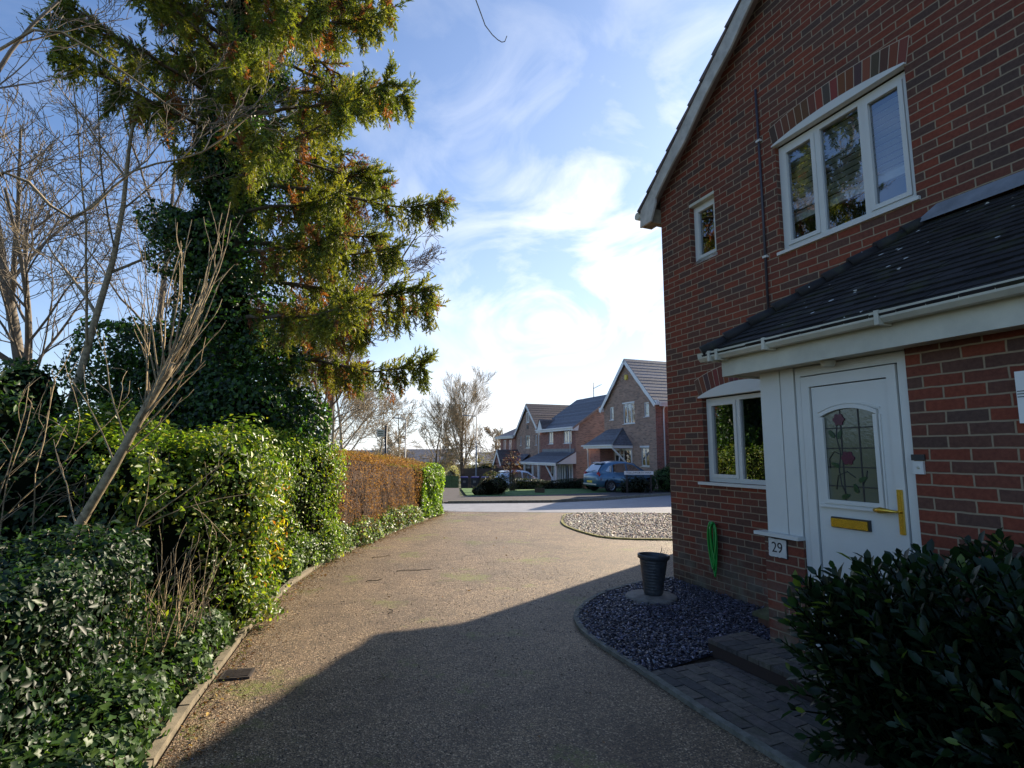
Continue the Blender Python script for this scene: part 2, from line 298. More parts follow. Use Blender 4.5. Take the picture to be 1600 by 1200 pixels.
# ------------------------------------------------------------ mesh builder
class MB:
    def __init__(s): s.v = []; s.f = []; s.c = []; s.smooth = []
    def face(s, pts, c=(1, 1, 1), sm=False):
        i = len(s.v); s.v += [tuple(p) for p in pts]; s.f.append(tuple(range(i, i + len(pts)))); s.c.append(c); s.smooth.append(sm); return s
    def mesh(s, vs, fs, c=(1, 1, 1), sm=False):
        i = len(s.v); s.v += [tuple(p) for p in vs]
        for f in fs: s.f.append(tuple(i + k for k in f)); s.c.append(c); s.smooth.append(sm)
        return s
    def hexa(s, p, c=(1, 1, 1)):      # p: 4 bottom (ccw), 4 top
        s.mesh(p, [(3, 2, 1, 0), (4, 5, 6, 7), (0, 1, 5, 4), (1, 2, 6, 5), (2, 3, 7, 6), (3, 0, 4, 7)], c); return s
    def box(s, x0, y0, z0, x1, y1, z1, c=(1, 1, 1)):
        s.hexa([(x0, y0, z0), (x1, y0, z0), (x1, y1, z0), (x0, y1, z0), (x0, y0, z1), (x1, y0, z1), (x1, y1, z1), (x0, y1, z1)], c); return s
    def bar(s, a, b, w, h, c=(1, 1, 1), up=(0, 0, 1)):
        a = Vector(a); b = Vector(b); d = (b - a).normalized(); up = Vector(up)
        if abs(d.dot(up)) > .98: up = Vector((0, 1, 0))
        sd = d.cross(up).normalized() * w / 2; u2 = sd.normalized().cross(d).normalized() * h / 2
        s.hexa([a - sd - u2, a + sd - u2, b + sd - u2, b - sd - u2, a - sd + u2, a + sd + u2, b + sd + u2, b - sd + u2], c); return s
    def tube(s, pts, rad, n=8, c=(1, 1, 1), cap=True, sm=True):
        pts = [Vector(p) for p in pts]; m = len(pts)
        if not hasattr(rad, '__len__'): rad = [rad] * m
        base = len(s.v); ref = None
        for i, p in enumerate(pts):
            d = (pts[min(i + 1, m - 1)] - pts[max(i - 1, 0)]).normalized()
            if ref is None: ref = d.orthogonal().normalized()
            ref = (ref - d * ref.dot(d));
            if ref.length < 1e-6: ref = d.orthogonal()
            ref.normalize(); q = d.cross(ref)
            for k in range(n):
                a = 2 * math.pi * k / n; s.v.append(tuple(p + (ref * math.cos(a) + q * math.sin(a)) * rad[i]))
        for i in range(m - 1):
            for k in range(n):
                s.f.append((base + i * n + k, base + i * n + (k + 1) % n, base + (i + 1) * n + (k + 1) % n, base + (i + 1) * n + k)); s.c.append(c); s.smooth.append(sm)
        if cap:
            s.f.append(tuple(base + k for k in reversed(range(n)))); s.c.append(c); s.smooth.append(False)
            s.f.append(tuple(base + (m - 1) * n + k for k in range(n))); s.c.append(c); s.smooth.append(False)
        return s
    def lathe(s, prof, n=32, c=(1, 1, 1), o=(0, 0, 0), sm=True):
        b = len(s.v)
        for r, z in prof:
            for k in range(n): a = 2 * math.pi * k / n; s.v.append((o[0] + r * math.cos(a), o[1] + r * math.sin(a), o[2] + z))
        for i in range(len(prof) - 1):
            for k in range(n): s.f.append((b + i * n + k, b + i * n + (k + 1) % n, b + (i + 1) * n + (k + 1) % n, b + (i + 1) * n + k)); s.c.append(c); s.smooth.append(sm)
        return s
    def prism(s, poly, y0, y1, c=(1, 1, 1)):    # poly of (x,z) ccw seen from -y
        a = [(x, y0, z) for x, z in poly]; b = [(x, y1, z) for x, z in poly]; n = len(poly)
        s.face(a, c); s.face(b[::-1], c)
        for i in range(n): j = (i + 1) % n; s.face([a[j], a[i], b[i], b[j]], c)
        return s
    def build(s, name, m, parent=None, loc=None):
        me = bpy.data.meshes.new(name); me.from_pydata(s.v, [], s.f); me.materials.append(m)
        me.polygons.foreach_set('use_smooth', s.smooth)
        me.uv_layers.new(name='UVMap'); me.color_attributes.new('Col', 'FLOAT_COLOR', 'CORNER'); uv = me.uv_layers['UVMap']; at = me.color_attributes['Col']
        nl = len(me.loops); vi = np.empty(nl, int); me.loops.foreach_get('vertex_index', vi)
        co = np.array(s.v, float).reshape(-1, 3)[vi]
        ls = np.array([len(f) for f in s.f]); pn = np.empty(len(s.f) * 3); me.polygons.foreach_get('normal', pn); pn = np.repeat(pn.reshape(-1, 3), ls, axis=0)
        ax = np.argmax(np.abs(pn), axis=1)
        uvs = np.where((ax == 0)[:, None], co[:, [1, 2]], np.where((ax == 1)[:, None], co[:, [0, 2]], co[:, [0, 1]]))
        uv.data.foreach_set('uv', uvs.astype(np.float32).ravel())
        cc = np.ones((nl, 4), np.float32); cc[:, :3] = np.repeat(np.array(s.c, np.float32), ls, axis=0); at.data.foreach_set('color', cc.ravel())
        me.update(); o = bpy.data.objects.new(name, me); col.objects.link(o)
        if parent: o.parent = parent
        if loc: o.location = loc
        return o

def fast_mesh(name, V_, T_, C_, m, parent=None):      # arrays: verts, triangles, per-vertex colour
    me = bpy.data.meshes.new(name); V_ = np.ascontiguousarray(V_, np.float32); T_ = np.ascontiguousarray(T_, np.int32)
    me.vertices.add(len(V_)); me.vertices.foreach_set('co', V_.ravel()); me.loops.add(T_.size); me.loops.foreach_set('vertex_index', T_.ravel())
    me.polygons.add(len(T_)); me.polygons.foreach_set('loop_start', np.arange(0, T_.size, 3, dtype=np.int32)); me.polygons.foreach_set('loop_total', np.full(len(T_), 3, np.int32))
    me.update(calc_edges=True)
    at = me.color_attributes.new('Col', 'FLOAT_COLOR', 'POINT'); cc = np.ones((len(V_), 4), np.float32); cc[:, :3] = C_; at.data.foreach_set('color', cc.ravel())
    me.materials.append(m); o = bpy.data.objects.new(name, me); col.objects.link(o)
    if parent: o.parent = parent
    return o
def unit(a): return a / np.maximum(np.linalg.norm(a, axis=-1, keepdims=True), 1e-9)
def leaves(name, P, Nn, size, C_, m, parent=None, aspect=.55, fold=.18, shape='kite', droop=None, T0=None):
    n = len(P); Nn = unit(Nn + rng.normal(0, .0001, Nn.shape))
    t = rng.normal(size=(n, 3)) if T0 is None else T0 + rng.normal(0, .3, (n, 3))
    t = unit(t - Nn * np.sum(t * Nn, 1, keepdims=True)); b = np.cross(Nn, t); s = size.reshape(-1, 1)
    if shape == 'kite':
        vs = np.stack([P - t * s * .5, P - t * s * .05 + b * s * aspect * .5 + Nn * s * fold, P + t * s * .5, P - t * s * .05 - b * s * aspect * .5 + Nn * s * fold], 1)
        tr = np.array([[0, 1, 2], [0, 2, 3]])
    elif shape == 'ivy':      # five pointed outline
        an = np.array([0, .9, 1.5, 2.5, 3.14 + .0, 3.78, 4.78, 5.38]); rr = np.array([.55, .30, .46, .36, .12, .36, .46, .30])
        vs = np.stack([P + (t * math.cos(a) + b * math.sin(a)) * s * r for a, r in zip(an, rr)] + [P - Nn * s * .06], 1)
        tr = np.array([[i, (i + 1) % 8, 8] for i in range(8)])
    else:                    # oval with folded midrib
        q = [(-.5, 0, 0), (-.2, .42, fold), (.2, .42, fold), (.5, 0, -fold * .6), (.2, -.42, fold), (-.2, -.42, fold), (-.2, 0, 0), (.2, 0, 0)]
        vs = np.stack([P + t * s * x + b * s * aspect * y * 1.15 + Nn * s * z * .6 for x, y, z in q], 1)
        tr = np.array([[0, 1, 6], [1, 2, 7], [1, 7, 6], [2, 3, 7], [7, 3, 4], [6, 7, 4], [6, 4, 5], [0, 6, 5]])
    k = vs.shape[1]; T_ = (tr[None] + (np.arange(n) * k)[:, None, None]).reshape(-1, 3)
    return fast_mesh(name, vs.reshape(-1, 3), T_, np.repeat(C_, k, 0), m, parent)
def pick_cols(n, cols, w, jit=.25):
    c = np.array(cols)[rng.choice(len(cols), n, p=np.array(w) / sum(w))]; return np.clip(c * (1 + rng.uniform(-jit, jit, (n, 1))) * (1 + rng.uniform(-.08, .08, (n, 3))), 0, 1)
def lump(p, f=1.6, a=1.0):
    return a * (np.sin(p[:, 0] * f * 2.1 + 1.3) * np.sin(p[:, 1] * f * 1.7 + .4) + np.sin(p[:, 2] * f * 2.6 + p[:, 0] * f) * .6 + .5 * np.sin(p[:, 1] * f * 4.3 + p[:, 2] * f * 3.1))

# ------------------------------------------------------------ ground sheets
def sheet(name, poly, off, m, step_y=True):
    bm = bmesh.new(); vs = [bm.verts.new((x, y, 0)) for x, y in poly]; bm.faces.new(vs)
    ys = [y for _, y in poly]
    for y in GY:
        if min(ys) < y < max(ys): bmesh.ops.bisect_plane(bm, geom=bm.verts[:] + bm.edges[:] + bm.faces[:], plane_co=(0, y, 0), plane_no=(0, 1, 0))
    bmesh.ops.triangulate(bm, faces=bm.faces[:])
    for v in bm.verts: v.co.z = gz(v.co.y) + off
    bm.normal_update()
    if bm.faces and sum(f.normal.z for f in bm.faces) < 0: bmesh.ops.reverse_faces(bm, faces=bm.faces[:])
    me = bpy.data.meshes.new(name); bm.to_mesh(me); bm.free(); me.materials.append(m); o = bpy.data.objects.new(name, me); col.objects.link(o); tag(o, kind='structure'); return o
def wpts(l): return [ud(u, d) for u, d in l]
sheet('ground', [(-1500, -60), (1500, -60), (1500, 1900), (-1500, 1900)], -.03, M['rough_grass'])
KERB = [(-1.45, -1.5), (-1.62, 1.0), (-1.85, 3.09), (-2.03, 3.72), (-2.21, 4.47), (-2.35, 5.05), (-2.56, 6.05), (-2.72, 7.14), (-2.77, 8.2), (-2.67, 9.83), (-2.41, 11.8), (-2.14, 13.43), (-1.86, 15.1), (-1.95, 15.9)]
BED = wpts([(6.06, 4.72), (6.01, 4.17), (5.71, 3.43), (5.24, 2.88), (4.86, 2.65), (4.41, 2.55), (3.71, 2.53), (2.96, 2.50), (2.31, 2.50), (1.2, 2.5), (-6, 2.5)])
sheet('soil', [(-14, -6), (-1.2, -6)] + KERB + [(-3, 16.3), (-14, 16.3)], -.012, M['soil'])
sheet('driveway', [(-1.45, -8)] + KERB + [(1.1, 15.9), (8, 15.9), (12, 12), (8.5, 6), ud(6.06, 7), BED[0]] + BED[1:] + [(ud(-6, 2.5)[0], -8)], 0, M['drive'])
sheet('road', [(-40, 15), (-1.95, 15.9), (1.1, 15.55), (9, 15.0), (40, 22), (40, 34), (14, 30.5), (7.1, 25.3), (3.4, 21.2), (1.36, 19.8), (-2.2, 19.3), (-40, 19.0)], .006, M['road'])
sheet('pavement', [(-40, 19.0), (-2.2, 19.3), (1.36, 19.8), (3.4, 21.2), (7.1, 25.3), (14, 30.5), (40, 34), (40, 38), (12, 33), (6.0, 28.6), (1.8, 24.8), (-.6, 23.6), (-2.2, 23.6), (-4.4, 46), (-7.2, 46), (-4.8, 22.6), (-40, 22.3)], .05, M['pavement'])
sheet('lawn', [(-1.9, 23.7), (-.6, 23.7), (1.8, 24.9), (6.0, 28.7), (10, 31.6), (10, 33.2), (-3.0, 33.2), (-2.9, 32)], .045, M['grass'])
def edging(name, pts, w, h, m, z0=-.05, label=None, cat=None, jag=0):
    mb = MB(); pts = [Vector((x, y, 0)) for x, y in pts]
    for a, b in zip(pts[:-1], pts[1:]):
        d = (b - a).normalized(); n = Vector((-d.y, d.x, 0)) * w / 2; za, zb = gz(a.y), gz(b.y)
        k = max(1, int((b - a).length / .9)); 
        for i in range(k):
            p = a.lerp(b, i / k); q = a.lerp(b, (i + 1) / k - .004); zz = gz(p.y); j = random.uniform(0, jag)
            mb.hexa([(*(p - n).xy, zz + z0), (*(p + n).xy, zz + z0), (*(q + n).xy, zz + z0), (*(q - n).xy, zz + z0)][::-1][::-1] + [(*(p - n).xy, zz + h + j), (*(p + n).xy, zz + h + j), (*(q + n).xy, zz + h - j), (*(q - n).xy, zz + h - j)], (1, 1, 1))
    o = mb.build(name, m); return tag(o, label, cat)
def smooth_path(pts, k=4):
    out = []
    for i in range(len(pts) - 1):
        p0 = Vector(pts[max(i - 1, 0)]); p1 = Vector(pts[i]); p2 = Vector(pts[i + 1]); p3 = Vector(pts[min(i + 2, len(pts) - 1)])
        for j in range(k):
            t = j / k; out.append(tuple(.5 * ((2 * p1) + (-p0 + p2) * t + (2 * p0 - 5 * p1 + 4 * p2 - p3) * t * t + (-p0 + 3 * p1 - 3 * p2 + p3) * t ** 3)))
    out.append(tuple(pts[-1])); return out
edging('timber_edging', [(x - .05, y) for x, y in KERB[:-1]], .06, .035, M['timber'], label='weathered timber edging board along the foot of the hedges', cat='edging', jag=.006)
edging('concrete_edging', smooth_path(BED[:9], 4) + BED[9:], .05, .03, M['kerb'], label='curved concrete edging around the dark slate bed', cat='edging', jag=.004)
GB = [(4.24, 15.05), (1.74, 15.2), (1.26, 13.8), (1.2, 12.6), (1.54, 11.35), (1.95, 10.78), (2.97, 10.6), (5.5, 10.6)]
GBs = smooth_path(GB, 4)
sheet('gravel', GBs + [(8, 11.5), (8, 15.0)], .012, M['gravel_base'])
edging('mossy_edging', GBs, .06, .028, M['kerb_moss'], label='mossy yellow edging around the pale gravel bed', cat='edging', jag=.004)
edging('road_kerb', [(-40, 19.0), (-2.2, 19.3), (1.36, 19.8), (3.4, 21.2), (7.1, 25.3), (14, 30.5), (40, 34)], .14, .095, M['kerb'], label='low kerb on the far side of the road', cat='kerb')

def pts_in_poly(poly, n):
    P = np.array(poly); lo, hi = P.min(0), P.max(0); out = np.zeros((0, 2))
    while len(out) < n:
        q = rng.uniform(lo, hi, (n * 2, 2)); ins = np.zeros(len(q), bool); j = len(P) - 1
        for i in range(len(P)):
            xi, yi = P[i]; xj, yj = P[j]
            c = ((yi > q[:, 1]) != (yj > q[:, 1])) & (q[:, 0] < (xj - xi) * (q[:, 1] - yi) / (yj - yi + 1e-12) + xi); ins ^= c; j = i
        out = np.vstack([out, q[ins]])
    return out[:n]
def chips(name, P, size, flat, cols, w, m, tilt=.35):
    n = len(P); a = np.sort(rng.uniform(0, 2 * np.pi, (n, 5)), 1); r = rng.uniform(.6, 1, (n, 5)); s = size.reshape(-1, 1)
    nn = unit(np.stack([rng.normal(0, tilt, n), rng.normal(0, tilt, n), np.ones(n)], 1)); t = unit(np.cross(nn, rng.normal(size=(n, 3)))); b = np.cross(nn, t)
    top = P[:, None] + (t[:, None] * np.cos(a)[..., None] * 1.25 + b[:, None] * np.sin(a)[..., None] * .7) * (r * s)[..., None] * .5 + nn[:, None] * (flat * s)[..., None] * .5
    bot = top - nn[:, None] * (flat * s)[..., None]
    vs = np.concatenate([top, bot], 1); tr = [[0, 1, 2], [0, 2, 3], [0, 3, 4]] + [[i, 5 + i, (i + 1) % 5] for i in range(5)] + [[(i + 1) % 5, 5 + i, 5 + (i + 1) % 5] for i in range(5)]
    T_ = (np.array(tr)[None] + (np.arange(n) * 10)[:, None, None]).reshape(-1, 3)
    return fast_mesh(name, vs.reshape(-1, 3), T_, np.repeat(pick_cols(n, cols, w), 10, 0), m)
SL = smooth_path(BED[:8], 3)[:-3]
slate_poly = SL + wpts([(3.60, 2.55), (3.72, 3.22), (3.54, 3.66), (3.54, 4.68), (5.9, 4.68)])
slate_poly = [p for p in slate_poly]
sheet('slate_bed', slate_poly, .004, M['slate_base'])
q = pts_in_poly(slate_poly, 13000); P = np.column_stack([q, rng.uniform(.008, .035, len(q))])
tag(chips('slate_chippings', P, rng.uniform(.016, .046, len(P)), .14, [(.05, .048, .072), (.10, .095, .14), (.03, .03, .045), (.24, .235, .30)], [4, 3, 2, 1.3], M['slate']), kind='stuff')
q = pts_in_poly(GBs + [(8, 11.5), (8, 15.0)], 9000); P = np.column_stack([q, rng.uniform(.012, .028, len(q))])
tag(chips('pale_gravel', P, rng.uniform(.025, .06, len(P)), .5, [(.52, .48, .44), (.70, .65, .58), (.26, .22, .19), (.42, .33, .25)], [4, 3, 2, 1], M['pebble'], .5), kind='stuff')
# loose chips that catch light on the driveway
q = pts_in_poly([(-1.2, .6), (-1.8, 3.0), (-2.45, 6.0), (-2.6, 9), (-.5, 9.5), (1.4, 7.3), (.6, 5.8), (.7, 4.6), (1.2, 3.3), (1.6, .8)], 3500); P = np.column_stack([q, rng.uniform(.001, .004, len(q))])
tag(chips('loose_chippings', P, rng.uniform(.006, .014, len(P)), .5, [(.20, .16, .13), (.10, .08, .065), (.33, .28, .24)], [4, 3, 1], M['pebble'], .5), kind='stuff')

# block paved path (one surface of many pavers), step platform
def pavers(name, u0, u1, d0, d1, z0, z1, kind=None, label=None, cat=None, parent=None, rows=.105, ln=.21, ang=0, riser=None):
    mb = MB(); k = 0; d = d0
    while d < d1 - .02:
        u = u0 - (ln / 2 if k % 2 else 0)
        while u < u1:
            a, b2 = max(u, u0) + .004, min(u + ln, u1) - .004
            if b2 - a > .03:
                c0 = random.choice([(.085, .075, .068), (.11, .09, .08), (.07, .065, .062), (.13, .11, .09)]); j = random.uniform(-.004, .004); j2 = random.uniform(-.003, .003)
                c4 = [ud(a, d + .004), ud(b2, d + .004), ud(b2, min(d + rows, d1) - .004), ud(a, min(d + rows, d1) - .004)][::-1]
                mb.hexa([(*p, z0) for p in c4] + [(c4[0][0], c4[0][1], z1 + j), (c4[1][0], c4[1][1], z1 + j2), (c4[2][0], c4[2][1], z1 - j), (c4[3][0], c4[3][1], z1 - j2)], c0)
            u += ln
        d += rows; k += 1
    o = mb.build(name, M['paver'], parent); return tag(o, label, cat, kind=kind)
sheet('bed_soil', [BED[0]] + BED[1:] + wpts([(-6, 4.75), (6.0, 4.75)]), -.008, M['soil'])
pavers('path', -1.5, 3.62, 2.55, 3.24, -.04, .012, kind='structure')
st = empty('doorstep', (0, 0, 0), 0, 'dark block paved doorstep platform below the white front door', 'step')
mb = MB(); c4 = [ud(-1.5, 3.25), ud(3.76, 3.25), ud(3.76, 3.67), ud(-1.5, 3.67)]; c4 = c4[::-1]
mb.hexa([(*p, -.05) for p in c4] + [(*p, .095) for p in c4], (.05, .035, .03)); mb.build('riser', M['colbrick'], st)
pavers('tread', -1.5, 3.77, 3.235, 3.67, .095, .128, parent=st, rows=.21, ln=.105)
mb = MB(); c4 = [ud(-1.5, 3.46), ud(3.05, 3.46), ud(3.05, 3.67), ud(-1.5, 3.67)][::-1]
mb.hexa([(*p, .135) for p in c4] + [(*p, .20) for p in c4], (.06, .05, .045)); mb.build('upper_tread', M['paver'], st)

# ------------------------------------------------------------ roof tiles
def tile_slope(mb, Aa, B, C, D, gauge=.3, th=.035, tilew=None, jit=0.0, tone=.12):
    Aa, B, C, D = map(Vector, (Aa, B, C, D)); n = (B - Aa).cross(D - Aa).normalized()
    if n.z < 0: n = -n
    k = max(1, round((D - Aa).length / gauge))
    for i in range(k):
        t0 = i / k; t1 = min(1.0, (i + 1.12) / k); a = Aa.lerp(D, t0); b = B.lerp(C, t0); c = B.lerp(C, t1); d = Aa.lerp(D, t1)
        m = 1 if not tilew else max(1, round((b - a).length / tilew)); off = .5 if (i % 2 and tilew) else 0
        for j in range(m + (1 if off else 0)):
            s0 = max(0, (j - off) / m); s1 = min(1, (j + 1 - off) / m)
            if s1 - s0 < 1e-4: continue
            e = .0 if not tilew else .0025 / max((b - a).length, .01)
            r = random.uniform(-jit, jit); tn = 1 + random.uniform(-tone, tone) * 2; cc = (tn, tn, tn)
            pa, pb, pc, pd = a.lerp(b, s0 + e), a.lerp(b, s1 - e), d.lerp(c, s1 - e), d.lerp(c, s0 + e)
            u0 = n * (th + r); u1 = n * (th * .25 + r * .5)
            lo = n * -.01
            mb.hexa([pa + lo, pb + lo, pc + lo, pd + lo, pa + u0, pb + u0, pc + u1, pd + u1], cc)
def bargeboard(mb, p0, p1, h, th, y, scal=0, below=0):   # from (x,z) p0 eave to p1 apex in plane y
    p0 = Vector(p0); p1 = Vector(p1); n = 14 if scal else 1; d = (p1 - p0); nn = Vector((d.y, -d.x)).normalized()
    if nn.y > 0: nn = -nn
    for i in range(n):
        a = p0 + d * i / n; b = p0 + d * (i + 1) / n
        def dip(t): return (abs(math.sin(t * math.pi * 3.5)) * scal) if scal else 0
        ha = h - dip(i / n); hb = h - dip((i + 1) / n)
        q = [a, b, b + nn * hb, a + nn * ha]
        if (q[1] - q[0]).cross(q[2] - q[0]) < 0: q = q[::-1]
        mb.prism([(v.x, v.y) for v in q], y, y + th)
def window(parent, x0, x1, z0, z1, y, glass=M['glass'], mull=(), fw=.055, sash=(), name='window', depth=.06, sill=True, bars=(), fm=None, room=True, sillx=.04, silly=.09):
    """white casement window set at depth y; mull: x positions of mullions; sash: panes index with an opening sash"""
    fm = fm or M['white']; w = MB()
    w.box(x0, y, z0, x1, y + depth, z0 + fw); w.box(x0, y, z1 - fw, x1, y + depth, z1)
    w.box(x0, y, z0 + fw, x0 + fw, y + depth, z1 - fw); w.box(x1 - fw, y, z0 + fw, x1, y + depth, z1 - fw)
    xs = [x0 + fw] + [m for m in mull] + [x1 - fw]
    for m in mull: w.box(m - fw * .5, y, z0 + fw, m + fw * .5, y + depth, z1 - fw)
    fr = w.build('window', fm, parent); fr.name = name
    g = MB(); 
    for i in range(len(xs) - 1):
        a = xs[i] + (fw * .5 if i else 0); b = xs[i + 1] - (fw * .5 if i < len(xs) - 2 else 0)
        if i in sash:
            s = MB(); t_ = .042; s.box(a + .002, y - .012, z0 + fw + .002, b - .002, y + depth * .5, z0 + fw + t_); s.box(a + .002, y - .012, z1 - fw - t_, b - .002, y + depth * .5, z1 - fw - .002)
            s.box(a + .002, y - .012, z0 + fw + t_, a + t_, y + depth * .5, z1 - fw - t_); s.box(b - t_, y - .012, z0 + fw + t_, b - .002, y + depth * .5, z1 - fw - t_); s.build('sash', fm, fr)
            a += t_ - .004; b -= t_ - .004; g.face([(a, y + .02, z0 + fw + t_ - .004), (b, y + .02, z0 + fw + t_ - .004), (b, y + .02, z1 - fw - t_ + .004), (a, y + .02, z1 - fw - t_ + .004)])
        else: g.face([(a, y + .026, z0 + fw), (b, y + .026, z0 + fw), (b, y + .026, z1 - fw), (a, y + .026, z1 - fw)])
    g.build('pane', glass, fr)
    for bz in bars: MB().box(x0 + fw, y + .008, bz - .012, x1 - fw, y + .022, bz + .012).build('glazing_bar', fm, fr)
    if sill: MB().box(x0 - sillx, y - silly, z0 - .035, x1 + sillx, y - .002, z0 - .003).build('sill', fm, fr)
    return fr
def wall_holes(mb, x0, x1, z0, z1, y, holes, rev=.1):
    xs = sorted({x0, x1, *[h[0] for h in holes], *[h[1] for h in holes]}); zs = sorted({z0, z1, *[h[2] for h in holes], *[h[3] for h in holes]})
    for a, b in zip(xs[:-1], xs[1:]):
        for c, d in zip(zs[:-1], zs[1:]):
            mx, mz = (a + b) / 2, (c + d) / 2
            if any(h[0] < mx < h[1] and h[2] < mz < h[3] for h in holes): continue
            mb.face([(a, y, c), (b, y, c), (b, y, d), (a, y, d)])
    for h in holes:
        a, b, c, d = h[:4]
        mb.face([(a, y, c), (a, y, d), (a, y + rev, d), (a, y + rev, c)][::-1]); mb.face([(b, y, c), (b, y, d), (b, y + rev, d), (b, y + rev, c)])
        mb.face([(a, y, d), (b, y, d), (b, y + rev, d), (a, y + rev, d)][::-1]); mb.face([(a, y, c), (b, y, c), (b, y + rev, c), (a, y + rev, c)])
BC = [(.19, .060, .036), (.16, .056, .038), (.085, .058, .050), (.21, .066, .038), (.13, .058, .042)]
def soldier_arch(parent, x0, x1, zs, rise, h, y, m='colbrick', proud=.006):
    w = x1 - x0; Rr = (w * w / 4 + rise * rise) / (2 * rise) if rise > 0 else 1e3; cx, cz = (x0 + x1) / 2, zs + rise - Rr; th = math.asin(w / 2 / Rr)
    n = max(4, round(2 * th * (Rr + h * .4) / .078)); mb = MB(); mo = MB(); gapa = .0055 / Rr
    def pt(a, r): return (cx + math.sin(a) * r, cz + math.cos(a) * r)
    for i in range(n):
        a0 = -th + 2 * th * i / n + gapa; a1 = -th + 2 * th * (i + 1) / n - gapa; c = random.choice(BC); c = tuple(v * random.uniform(.8, 1.2) for v in c)
        mb.prism([pt(a0, Rr), pt(a1, Rr), pt(a1, Rr + h), pt(a0, Rr + h)], y - proud, y + .05, c)
    for i in range(n): 
        a0 = -th + 2 * th * i / n; a1 = -th + 2 * th * (i + 1) / n; mo.prism([pt(a0, Rr - .004), pt(a1, Rr - .004), pt(a1, Rr + h + .01), pt(a0, Rr + h + .01)], y - .0025, y + .02, (.42, .33, .24))
    o = mb.build('brick_arch', M['colbrick'], parent); mo.build('mortar', M['colbrick'], o)
    seg = MB()   # white infill board under the arch
    k = 12
    for i in range(k):
        a0 = -th + 2 * th * i / k; a1 = -th + 2 * th * (i + 1) / k; p, q_ = pt(a0, Rr - .004), pt(a1, Rr - .004)
        if p[1] < zs + .003 and q_[1] < zs + .003: continue
        seg.prism([(p[0], zs - .02), (q_[0], zs - .02), q_, p], y - .03, y + .04)
    seg.build('arch_board', M['white'], parent)

M['tile_far'] = tile_mat('hazed_distant_tiles', (.24, .22, .215))  # roof colour paled to stand in for distance haze
# ------------------------------------------------------------ our house (local frame)
hx, hy = ud(6.03, 4.70)
H = empty('brick_house', (hx, hy, 0), ROT, 'red and brown brick gabled house with white door, porch roof and number 29', 'house')
AX, TL = 2.7, .82                 # apex x, roof slope
def rz(x): return 5.10 + TL * (x + .20) if x < AX else 5.10 + TL * (2 * AX - x + .20)
# wall
w = MB(); BX0, BX1, BZ0, BZ1 = 1.95, 3.30, 3.71, 4.90
holes = [(.58, 1.03, 4.03, 4.82), (BX0, BX1, BZ0, BZ1), (.66, 1.98, 1.28, 2.31)]
wall_holes(w, 0, 5.4, -.1, 4.90, 0, holes, .09)
w.face([(0, 0, 4.90), (5.4, 0, 4.90), (5.4, 0, rz(5.4) - .05), (AX, 0, rz(AX) - .05), (0, 0, rz(0) - .05)])
w.face([(0, 8, -.1), (0, 0, -.1), (0, 0, rz(0) - .05), (0, 8, rz(0) - .05)]); w.face([(5.4, 0, -.1), (5.4, 8, -.1), (5.4, 8, 5.2), (5.4, 0, 5.2)])
w.face([(0, 8, -.1), (0, 8, 5.2), (AX, 8, rz(AX) - .05), (5.4, 8, 5.2), (5.4, 8, -.1)])
# unseen rear wing, placed and shaped to cast the drive's shadow edge
w.box(-3.52, 4.95, -.1, -.002, 11.5, 5.0); w.face([(-3.52, 4.95, 5.0), (2, 4.95, 5.0), (2, 4.95, 5.05), (-.3, 4.95, 7.2), (-3.52, 4.95, 5.05)])
w.build('wall', M['brick'], H)
# roof
r = MB(); y0 = -.21
e0 = (-.24, rz(-.24)); ap = (AX, rz(AX)); e1 = (5.64, rz(5.64))
tile_slope(r, (e0[0], y0, e0[1] - .04), (e0[0], 8.2, e0[1] - .04), (ap[0], 8.2, ap[1] - .04), (ap[0], y0, ap[1] - .04), .3, .045)
tile_slope(r, (e1[0], 8.2, e1[1] - .04), (e1[0], y0, e1[1] - .04), (ap[0], y0, ap[1] - .04), (ap[0], 8.2, ap[1] - .04), .3, .045)
tile_slope(r, (-3.72, 4.55, 5.05), (-3.72, 11.8, 5.05), (-.3, 11.8, 7.6), (-.3, 4.55, 7.6), .3, .045)
tile_slope(r, (3, 11.8, 5.05), (3, 4.55, 5.05), (-.3, 4.55, 7.6), (-.3, 11.8, 7.6), .3, .045)
rf = r.build('roof', M['tile'], H)
b = MB(); bargeboard(b, (-.20, rz(-.20) - .05), (AX, rz(AX) - .05), .21, .028, y0 + .02, scal=.035)
bargeboard(b, (5.60, rz(5.60) - .05), (AX, rz(AX) - .05), .21, .028, y0 + .02, scal=.035)
b.prism([(-.23, 4.80), (.02, 4.80), (.13, 5.02), (.13, 5.2), (-.2, 5.08)], y0 + .018, y0 + .045); b.build('bargeboard', M['barge'], rf)
s_ = MB()
for (xa, za), (xb, zb) in (((-.18, rz(-.18) - .10), (AX, rz(AX) - .10)), ((5.58, rz(5.58) - .10), (AX, rz(AX) - .10))):
    s_.face([(xa, y0 + .05, za), (xb, y0 + .05, zb), (xb, -.002, zb), (xa, -.002, za)])
s_.build('soffit', M['soffit'], rf)
MB().box(-.22, y0 + .05, 4.80, -.001, -.001, 5.0).build('box_end', M['timber'], rf)
MB().box(-.22, 0.0, 4.86, -.001, 8, 4.88).build('eave_soffit', M['timber'], rf)
g = MB(); g.tube([(-.30, y0 + .02, 5.0), (-.30, 8, 5.0)], .055, 10); g.build('gutter', M['cream'], rf)
g = MB(); g.tube([(-.30, .25, 4.97), (-.1, .25, 4.75), (-.06, .25, 4.6), (-.06, .25, .1)], .034, 10); g.build('downpipe', M['white'], H)
